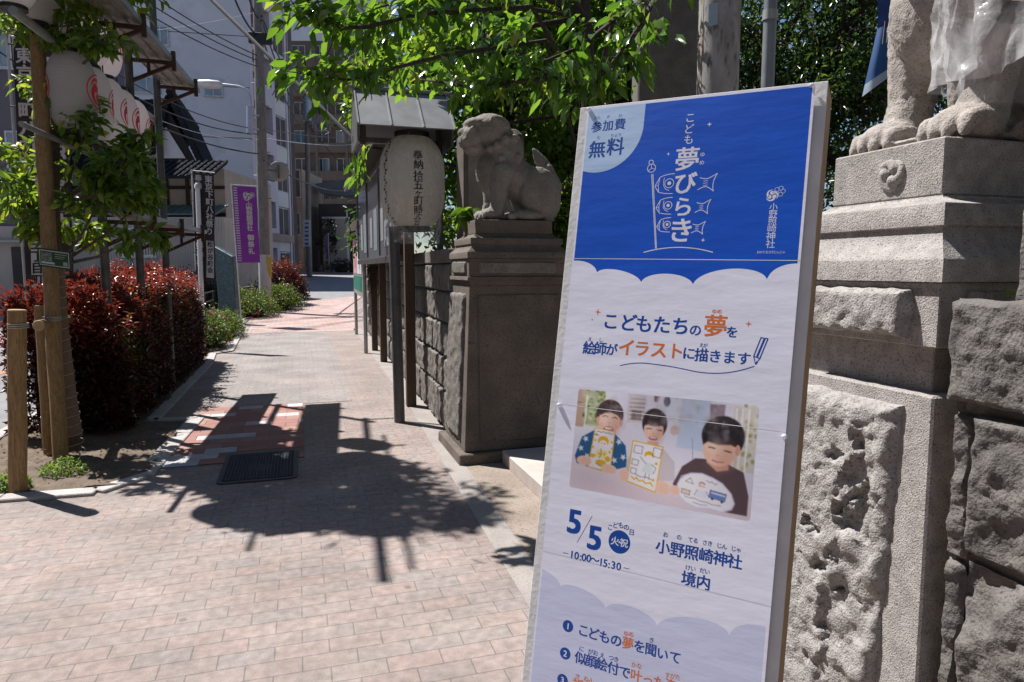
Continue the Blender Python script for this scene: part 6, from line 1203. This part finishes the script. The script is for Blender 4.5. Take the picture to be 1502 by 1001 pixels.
mb.build('band', steel, up_); mb = MB(); mb.box(PZ(8.9).x-.3,PZ(8.9).x+.42,PZ(8.9).y-.3,PZ(8.9).y-.17,8.7,9.05); mb.build('cable_box', black, up_, bevel=.02)
mb = MB(); mb.box(PZ(1.75).x+.09,PZ(1.75).x+.22,PZ(1.75).y-.20,PZ(1.75).y-.12,1.2,1.85); mb.build('yellow_tag', mat('yellow_plate', (.55,.36,.05), rough=.6), up_)
sl = thing('street_lamp', 'pale blue street lamp whose arm reaches left from the utility pole', 'street lamp', tuple(A(367,195,22)))
mb = MB(); mb.tube([A(367,197,22), A(367,157,22)], .11, 12); mb.build('gear_tube', galv, sl, smooth=40)
mb = MB(); mb.tube([A(368,158,22), A(367,140,22), A(361,131,22), A(350,127,22), A(326,124,22)], .035, 8); mb.build('arm', galv, sl, smooth=40)
for y_ in (170, 190): mb = MB(); mb.bar(A(368,y_,22), A(380,y_,22.1), .06, .05); mb.build('clamp', galv, sl)
mb = MB(); pts = [A(326,124.5,22), A(320,124.5,22), A(305,124,22), A(292,122.5,22), A(286,121.5,22)]; mb.tube(pts, [.07,.13,.15,.11,.03], 12); mb.build('lamp_head', mat('lamp_enamel', (.62,.62,.63), (.52,.52,.53), rough=.4, scale=5), sl, smooth=True)
mr_ = thing('traffic_mirror', 'round traffic mirror seen from its grey back beside the utility pole', 'traffic mirror', tuple(A(409,251,23)))
mb = MB(); c = A(409,252,23); toC = (V((0,0,EYE))-c).normalized(); ax = toC.cross(V((0,0,1))).normalized(); ay = ax.cross(toC)
def ring(r, o, n=28): return [c+toC*o+(ax*math.cos(2*math.pi*i/n)+ay*math.sin(2*math.pi*i/n))*r for i in range(n)]
rs = [ring(r, o) for r, o in ((.31,-.02),(.335,.0),(.32,.02),(.22,.05),(.10,.06),(.01,.062))]; P = sum(rs, []); mb.add(P, [tuple(range(27,-1,-1))]+[(i*28+j, i*28+(j+1)%28, (i+1)*28+(j+1)%28, (i+1)*28+j) for i in range(5) for j in range(28)]); mb.build('back_shell', mat('mirror_back', (.30,.30,.30), (.24,.24,.24), rough=.6, scale=4), mr_, smooth=40)
mb = MB(); mb.bar(c+toC*.08+ay*.22, c+toC*.08-ay*.22, .05, .05); mb.bar(c+toC*.07, PZ(c.z)-FWD*.0, .05, .05); mb.build('bracket', steel, mr_)
fp = thing('utility_pole', 'slim distant utility pole with grey transformer and blue lettered plate', 'utility pole', tuple(V((A(452,398,50).x, A(452,398,50).y, tz(50)))))
f0 = A(454,400,50); f0.z = tz(50); f1 = A(449,118,50); mb = MB(); mb.tube([f0, f1], [.20,.14], 14); mb.build('shaft', cpole, fp, smooth=40)
mb = MB(); mb.tube([A(451,178,49.6), A(451,143,49.6)], .28, 14); mb.build('transformer', galv, fp, smooth=40)
mb = MB(); mb.bar(A(432,150,50), A(474,150,50), .08, .08); mb.build('crossarm', galv, fp); mb = MB(); mb.bar(A(436,185,50), A(478,188,50), .08, .08)
for k in range(9): q = A(455+k*3.6, 182+(k % 3)*6, 49.7); mb.tube([q, q+V((0,0,.5))], .07, 6); mb.tube([q, A(450,180+4*k,50)], .02, 4, False)
mb.build('crossarm', mat('hardware_grey', (.16,.16,.17), (.28,.28,.29), rough=.6, scale=3), fp)
mb = MB(); mb.bar(A(450,362,49.6), A(450,323,49.6), .50, .05, up=FWD); mb.build('plate', cl_w, fp)
mb = MB()
for k in range(6): q = A(450,328+6*k,49.5); letters(mb, [(('電','柱','広','告','板','面')[k], 0, 0, .26)], lambda u, v: q+RGT*u-V((0,0,v)), .03) if 0 else mb.bar(q-RGT*.13, q+RGT*.13, .02, .16 if k % 2 else .1)
mb.build('blue_marks', mat('plate_blue', (.03,.10,.36), rough=.5), fp)
CAB = mat('black_cable', (.015,.015,.017), rough=.6); CABL = mat('pale_cable', (.35,.36,.4), rough=.6)
def cable(label, a, b, sag, r, m=CAB):
    a, b = V(a), V(b); mb = MB(); n = 20; mb.tube([a.lerp(b, i/n)-V((0,0,sag*4*(i/n)*(1-i/n))) for i in range(n+1)], r, 5); o = mb.build('overhead_cable', m, None); tag(o, label, 'cable', 'overhead cables')
PX = 22.2
for (p, dp), (q, dq), sg_, r, m, lab in (
    (((150,-60),17),((378,82),PX),.18,.018,CAB,'overhead cable running from top left to the utility pole, upper of three'),
    (((150,-42),17),((378,89),PX),.18,.018,CAB,'overhead cable running from top left to the utility pole, middle of three'),
    (((150,-22),17),((378,98),PX),.18,.018,CAB,'overhead cable running from top left to the utility pole, lowest of three'),
    (((90,55),18),((378,18),PX),.15,.009,CABL,'thin pale cable crossing the blank wall nearly level'),
    (((120,75),18),((378,190),PX),.35,.016,CAB,'dark cable passing behind the lamp tube, upper of the lower pair'),
    (((120,95),18),((378,197),PX),.4,.02,CAB,'dark cable passing behind the lamp tube, lower of the lower pair'),
    (((120,130),18),((380,226),PX),.3,.024,CAB,'thick dark cable descending past the gable to the utility pole'),
    (((120,115),18),((380,205),PX),.45,.009,CABL,'thin slack wire just above the thick dark cable'),
    (((330,-40),19),((378,52),PX),.3,.03,CAB,'thick drooping cable left of the utility pole top'),
    (((350,-60),19),((378,26),PX),.25,.03,CAB,'black loop of cable at the utility pole top'),
    (((384,24),PX),((449,150),50),.5,.03,CAB,'cable from utility pole to the distant pole, upper one'),
    (((384,30),PX),((449,165),50),.9,.03,CAB,'cable from utility pole to the distant pole, middle one'),
    (((386,60),PX),((449,185),50),.8,.03,CAB,'cable from utility pole to the distant pole, lowest one'),
    (((387,190),PX),((540,196),60),.3,.016,CAB,'level thin cable before the brown apartments, upper one'),
    (((387,203),PX),((540,207),60),.3,.016,CABL,'level thin cable before the brown apartments, lower pale one'),
    (((387,236),PX),((540,262),58),1.0,.03,CAB,'sagging black cable in front of the dark shop roof'),
    (((453,185),50),((560,285),58),.6,.03,CAB,'cable slanting right from the distant pole over the shop roof'),
    (((-60,-10),14),((70,80),19),.1,.02,CAB,'upper of two dark cables at the far left corner'),
    (((-60,30),14),((70,118),19),.1,.02,CAB,'lower of two dark cables at the far left corner')):
    cable(lab, A(*p, dp), A(*q, dq), sg_, r, m)
# bicycle, far banner, small tree across the crossing
bk = thing('bicycle', 'parked dark bicycle standing before the pale wall across the crossing', 'bicycle', tuple(V((A(479,398,56).x, A(479,398,56).y, tz(57)))))
w0 = A(472,398,56); w0.z = tz(57)+.35; w1 = w0+V((.9,.45,0)); bd = (w1-w0).normalized()
for w in (w0, w1):
    mb = MB(); mb.tube([w+bd*.33*math.cos(a)+V((0,0,.33*math.sin(a))) for a in [i*math.pi/10 for i in range(21)]], .022, 6, False); wh = mb.build('wheel', black, bk)
    mb = MB()
    for k in range(8): a = k*math.pi/8; d_ = bd*.31*math.cos(a)+V((0,0,.31*math.sin(a))); mb.tube([w-d_, w+d_], .006, 4, False)
    mb.build('spokes', alu, wh)
s_ = w0.lerp(w1,.42)+V((0,0,.50)); h_ = w1-bd*.16+V((0,0,.62)); c_ = w0.lerp(w1,.45)
mb = MB()
for p, q in ((s_,c_),(c_,h_-V((0,0,.15))),(s_-V((0,0,.05)),h_-V((0,0,.05))),(w0,s_),(w0,c_),(w1,h_)): mb.tube([p,q], .022, 6)
mb.build('frame', rl, bk); mb = MB(); mb.bar(s_-bd*.13+V((0,0,.04)), s_+bd*.13+V((0,0,.06)), .14, .06); mb.build('saddle', black, bk); mb = MB(); sd = V((-bd.y,bd.x,0)); mb.tube([h_+sd*.26-bd*.15, h_+sd*.2+V((0,0,.05)), h_-sd*.2+V((0,0,.05)), h_-sd*.26-bd*.15], .02, 6); mb.build('handlebar', alu, bk)
q = A(483,396,55.5); q.z = tz(57)
fb = thing('small_banner', 'small drooping violet banner on a pale pole across the crossing', 'banner', tuple(q)); mb = MB(); mb.tube([q, q+V((0,0,3.2))], .03, 6); mb.build('pole', alu, fb)
mb = MB(); mb.grid(lambda s, t: q+V((0,0,3.1-2.0*t))-RGT*(.30*s*(1-.3*t))+FWD*.05*math.sin(s*7+t*5), 8, 14); mb.build('cloth', mat('violet_cloth', (.14,.07,.22), (.10,.05,.17), rough=.8), fb)
q = A(511,396,55); q.z = tz(57); mb = MB(); mb.tube([q, q+V((0,0,5.0))], .055, 8); tag(mb.build('grey_post', alu, None, tuple(q)), 'slim grey post in front of the dark shop across the crossing', 'post')
c = A(482,395,56.2); tree('small_tree', 'small dark street tree before the pale wall across the crossing', 'tree', [(c.x,c.y,tz(58)),(c.x,c.y,2.6),(c.x,c.y,4.6)], [((c.x,c.y,3.6),(.8,.7,1.0)),((c.x+.1,c.y,4.9),(.7,.6,1.0))], 900, .22, .5, leaf_d, barkm, trunk_r=.07)
c = A(506,396,55.2); bush('low dark bushes beside the bicycle across the crossing', (c.x,c.y,tz(58)), (1.3,.6,.75), 900, leaf_d, .16, .5)

# ================================================================== TREES OF THE SHRINE GROUNDS
bark_d = mat('dark_bark', (.06,.045,.035), (.03,.024,.02), rough=.95, scale=10, stretch=(4,4,1), bump=.6, bscale=40)
leaf_c = leafmat('cherry_leaf', (.05,.12,.02), (.115,.215,.038), (.23,.26,.06), trans=.44, rough=.17, spec=.65, tcol=(2.4,2.3,.9))
leaf_b = leafmat('broad_leaf', (.05,.115,.018), (.13,.235,.035), (.26,.34,.07), trans=.5, rough=.2)
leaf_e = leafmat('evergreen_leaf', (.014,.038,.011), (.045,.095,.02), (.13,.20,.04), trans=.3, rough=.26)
# cherry reaching over the pavement
ct = [(3.0,6.7,0),(2.98,6.65,1.2),(2.9,6.6,2.2),(2.8,6.4,3.0),(2.65,6.2,3.8),(2.5,6.2,4.8)]
ch = thing('cherry_tree', 'tree with long leafy branch of bright toothed leaves reaching over the pavement', 'tree', ct[0])
mb = MB(); mb.tube(ct, [.13,.12,.105,.085,.06,.04], 10); PP, DD, NN = [], [], []
tips = []
def branch(pts, r0, twigs, spread):
    pts = [V(p) for p in pts]; mb.tube(pts, [r0*(1-.8*i/(len(pts)-1)) for i in range(len(pts))], 7)
    for k in range(twigs):
        q = .18+.82*(k+.5)/twigs; i = min(len(pts)-2, int(q*(len(pts)-1))); p = pts[i].lerp(pts[i+1], q*(len(pts)-1)-i); d = (pts[i+1]-pts[i]).normalized()
        side = V((rnd.uniform(-1,1), rnd.uniform(-1,1), rnd.uniform(-.75,.45))).normalized(); tl_ = rnd.uniform(.5,1.1)*spread; e = p+(d*.6+side).normalized()*tl_; m_ = (p+e)/2+V((0,0,.05)); mb.tube([p, m_, e-V((0,0,.04))], [r0*.22,r0*.15,.003], 5, False)
        for j in range(int(13*tl_/.3)):
            w = .15+.85*rnd.random(); P_ = p.lerp(e, w)+V((0,0,.05*math.sin(w*3.14)))+V((rnd.gauss(0,.035),rnd.gauss(0,.035),rnd.gauss(0,.035))); PP.append(P_); dv = (d*.3+(e-p).normalized()*.5+V((rnd.gauss(0,.7),rnd.gauss(0,.7),-.55+rnd.gauss(0,.25)))).normalized(); DD.append(dv); NN.append(V((rnd.gauss(0,.5)-.2,rnd.gauss(0,.5)+.2,1)).normalized())
Bp = lambda l: [A(*q) for q in l]
branch([ct[2]]+Bp([(800,60,5.0),(660,80,4.5),(560,105,4.3),(510,118,4.2),(470,112,4.1),(430,106,4.1)]), .018, 24, .24)
branch([ct[3]]+Bp([(780,10,5.0),(620,20,4.5),(540,40,4.3),(500,42,4.2),(465,22,4.1),(430,8,4.1)]), .020, 26, .26)
branch([ct[2]]+Bp([(860,110,5.0),(760,120,4.7),(700,130,4.6),(640,120,4.8),(600,115,5.2)]), .025, 18, .28)
branch([ct[3]]+Bp([(900,30,5.2),(850,70,4.8),(800,90,4.6),(740,70,4.5)]), .025, 18, .3); branch([ct[3]]+Bp([(960,0,5.2),(930,50,4.9),(900,90,4.8),(870,130,4.8)]), .025, 16, .3)
branch([ct[4]]+Bp([(700,-60,5.2),(600,-60,4.7),(520,-50,4.4),(470,-60,4.3)]), .02, 18, .3); branch([ct[4]]+Bp([(820,-40,5.4),(740,-20,5.0),(680,10,4.8),(610,30,4.7)]), .025, 18, .3)
branch([ct[4]]+Bp([(700,-60,7.2),(640,-150,7.0),(560,-200,6.8)]), .04, 20, .5)
branch([ct[4]]+Bp([(640,-10,6.8),(560,10,6.7),(520,25,6.7)]), .02, 9, .3)
branch([ct[3]]+Bp([(700,30,7.6),(720,60,7.0),(700,90,6.6)]), .03, 14, .42)
branch([ct[2]]+Bp([(540,215,7.6),(530,240,7.9),(527,262,8.2)]), .02, 6, .22)
branch([ct[3]]+Bp([(620,200,8.6),(560,180,8.8),(530,170,9.0)]), .02, 10, .35)
branch([ct[4]]+[(1.6,9.2,4.4),(1.1,10.2,4.5),(.7,11,4.4)], .03, 14, .5)
mb.build('trunk', bark_d, ch, smooth=True); P = np.array([tuple(p) for p in PP])
leaves('crown', P, [tuple(d) for d in DD], [tuple(q) for q in NN], (.068+.014*np.linalg.norm(P-np.array([0,0,1.45]),axis=1))*(.65+.5*rng.random(len(P))), .058*(.8+.35*rng.random(len(P))), leaf_c, ch, full=True, fold=.14, droop=.2)
def T(nm, lab, tr_, bl_, n, L, asp, m, r, full=False, sub=16, sig=.15): return tree(nm, lab, 'tree', tr_, bl_, n, L, asp, m, bark_d, 'trees inside the shrine grounds', full, sub, sig, r)
c1 = A(700,200,9.5)
def blobs(lst): return [(tuple(A(px, py, d)), (r*1.1, r*1.0, r)) for px, py, d, r in lst]
T('broadleaf_tree', 'leafy tree with glossy leaves rising behind the shaded lion and pillar', [(2.9,9.2,0),(2.8,9.2,1.6),(2.8,9.1,3),(2.7,9.1,4.6),(2.7,9.2,6.2)],
  blobs([(600,150,9.2,.75),(660,110,8.6,.8),(720,70,8.2,.8),(660,30,9.2,.9),(760,140,8.6,.75),(610,60,9.6,.8),(700,180,9.0,.7),(780,40,8.8,.85),(640,220,9.6,.7),(740,-60,9,1.1),(640,-80,9.5,1.1),(720,250,9.6,.7),(690,330,9.8,.7)]), 11000, .135, .48, leaf_b, .12, True)
T('broadleaf_tree', 'dense dark tree with forking trunk between lion and square pillar', [(4.3,9.0,0),(4.35,9.0,1.6),(4.2,8.9,2.6),(4.5,8.8,3.8),(4.2,8.8,5.4)],
  blobs([(820,60,9.6,.9),(880,120,9.2,.8),(850,200,9.2,.75),(800,230,9.0,.7),(920,60,9.4,.9),(780,180,9.8,.7),(860,-40,9.4,1.1),(960,-40,9.6,1.1),(900,230,9.6,.8),(820,310,9.4,.7),(760,290,9.3,.6),(990,60,10.4,.9),(960,140,10.4,.8),(870,300,9.8,.8)]), 11500, .135, .48, leaf_b, .13, True)
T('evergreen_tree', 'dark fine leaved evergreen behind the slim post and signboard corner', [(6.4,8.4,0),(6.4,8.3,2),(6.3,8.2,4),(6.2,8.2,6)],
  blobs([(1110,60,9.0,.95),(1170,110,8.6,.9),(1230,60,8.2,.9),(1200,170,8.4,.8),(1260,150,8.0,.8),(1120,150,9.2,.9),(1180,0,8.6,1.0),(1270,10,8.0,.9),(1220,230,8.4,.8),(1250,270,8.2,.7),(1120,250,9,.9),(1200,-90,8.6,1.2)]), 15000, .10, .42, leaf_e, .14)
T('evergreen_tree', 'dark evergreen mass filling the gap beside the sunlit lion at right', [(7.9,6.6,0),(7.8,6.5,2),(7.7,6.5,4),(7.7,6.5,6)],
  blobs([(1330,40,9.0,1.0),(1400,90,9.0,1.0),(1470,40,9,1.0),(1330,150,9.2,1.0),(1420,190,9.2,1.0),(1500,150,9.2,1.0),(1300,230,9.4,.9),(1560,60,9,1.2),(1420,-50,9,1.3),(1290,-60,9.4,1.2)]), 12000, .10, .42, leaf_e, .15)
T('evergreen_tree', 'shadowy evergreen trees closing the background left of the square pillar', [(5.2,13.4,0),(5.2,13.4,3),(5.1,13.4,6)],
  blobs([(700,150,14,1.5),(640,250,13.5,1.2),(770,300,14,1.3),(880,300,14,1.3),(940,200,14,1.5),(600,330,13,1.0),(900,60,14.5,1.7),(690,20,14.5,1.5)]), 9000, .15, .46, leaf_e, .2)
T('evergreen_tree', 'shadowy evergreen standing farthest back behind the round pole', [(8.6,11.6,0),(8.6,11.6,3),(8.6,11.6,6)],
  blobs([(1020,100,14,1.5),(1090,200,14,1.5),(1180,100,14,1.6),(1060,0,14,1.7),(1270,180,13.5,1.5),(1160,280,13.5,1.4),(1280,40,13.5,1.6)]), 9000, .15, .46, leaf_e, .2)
hs_ = thing('tan_house', 'tan house with white framed window glimpsed through the leaves', 'house', tuple(V((A(800,390,19).x, A(800,390,19).y, 0))))
a, b = A(700,400,19), A(960,400,19.5); a.z = b.z = 0; hu = (b-a).normalized(); hn = V((hu.y,-hu.x,0)); mb = MB(); mb.obox(a, b-a, -hn*6, (0,0,9)); mb.build('wall', mat('ochre_wall', (.36,.27,.19), (.30,.22,.155), rough=.85, scale=1.5), hs_)
for px, py, w, h in ((783,204,1.15,1.5),(905,200,1.15,1.5)): q = hit(px, py, a, hn)+hn*.03; window(hs_, q, hu, hn, w, h, 1, curtain)
mb = MB(); q = hit(770,118,a,hn); mb.obox(V((a.x,a.y,q.z))+hn*.01, b-a, hn*.12, (0,0,.22)); mb.build('belt_course', white_w, hs_)
# leafy sprig in front of the stone pillar, leaf on the pier
lf = MB(); n = 26; P = []; D = []
for k in range(n): a = k*.9; P.append(tuple(A(690+rnd.uniform(-12,8), 312+rnd.uniform(-8,8), 5.45))); D.append((math.cos(a)*.8-.2, -.2+.3*math.sin(a), -.35+rnd.uniform(-.5,.4)))
sp2 = thing('leafy_sprig', 'dark leafy sprig growing beside the left foot of the shaded lion', 'plant', (1.30,5.62,1.45)); leaves('leaves', P, D, unit(rng.normal(size=(n,3))*.4+np.array([0,-.4,.8])), .14, .06, leaf_b, sp2, full=True)
mb = MB(); mb.tube([(1.34,5.66,1.45),(1.33,5.60,1.7),A(690,312,5.45)], .008, 5); mb.build('stem', bark_d, sp2)
o = leaves('fallen_leaf', [tuple(A(1462,433,1.60))], [(.5,-.85,.05)], [(-.4,-.1,.9)], .075, .03, leafmat('fresh_leaf', (.16,.28,.05), (.2,.33,.06), trans=.3), None, tuple(A(1462,432,1.60)), full=True); tag(o, 'single bright green leaf lying on the rubble stone at right', 'leaf')

# ================================================================== ADDED UNSEEN BUILDINGS AND TREES BEHIND AND BESIDE THE VIEWER, BLOCKING SKY LIGHT
for nm_, lab, (xa, xb, ya, yb), h, c in (('sky_blocking_house', 'unseen brown town house added across the road to block sky, southernmost of the row', (-18,-10,-14,-1), 13, brown_w), ('sky_blocking_house', 'unseen grey town house added beside the brown one to block sky', (-18,-10.2,-.8,11), 12, pale_w), ('sky_blocking_office', 'unseen dark office block added at the south end to block sky', (-3,16,-26,-15), 17, brown_w)):
    t = thing(nm_, lab, 'building', ((xa+xb)/2,(ya+yb)/2,-.1)); mb = MB(); mb.box(xa, xb, ya, yb, -.1, h); mb.build('wall', c, t)
    u_, n_, O_, L_ = (V((0,1,0)), V((1,0,0)), V((xb+.02,ya,0)), yb-ya) if nm_ == 'sky_blocking_house' else (V((1,0,0)), V((0,1,0)), V((xa,yb+.02,0)), xb-xa)
    for k in range(int(h/3)):
        for j in range(int(L_/3)): window(t, O_+u_*(1+3*j)+V((0,0,1+3*k)), u_, n_, 1.5, 1.4, 1)
    mb = MB(); mb.box(xa-.1, xb+.1, ya-.1, yb+.1, h+.003, h+.4); mb.build('parapet', white_w, t)
for lab, x, y, sc in (('unseen large evergreen added just inside beside the rubble pier to block sky', 6.2, 1.6, 1.0), ('unseen large evergreen added two steps south of the rubble pier to block sky', 4.6, -3.2, 1.15), ('unseen large evergreen added southernmost along the wall to block sky', 3.6, -8.5, 1.2)):  # unseen crowns put in to cut sky light and deepen the shade
    T('evergreen_tree', lab, [(x,y,0),(x+.1,y,2.2),(x,y+.1,4.5),(x,y,7)], [((x+dx*sc,y+dy*sc,z),(r,r,r*.8)) for dx, dy, z, r in ((0,0,6.5,2.2),(-1.8,.4,4.9,1.5),(1.6,.5,5.2,1.7),(.3,-1.8,5,1.7),(-.6,1.7,5,1.5),(-1.4,-1.2,6.4,1.6),(1.2,1.2,3.6,1.3))], 5200, .32, .5, leaf_e, .2)

bpy.data.objects.remove(_to)
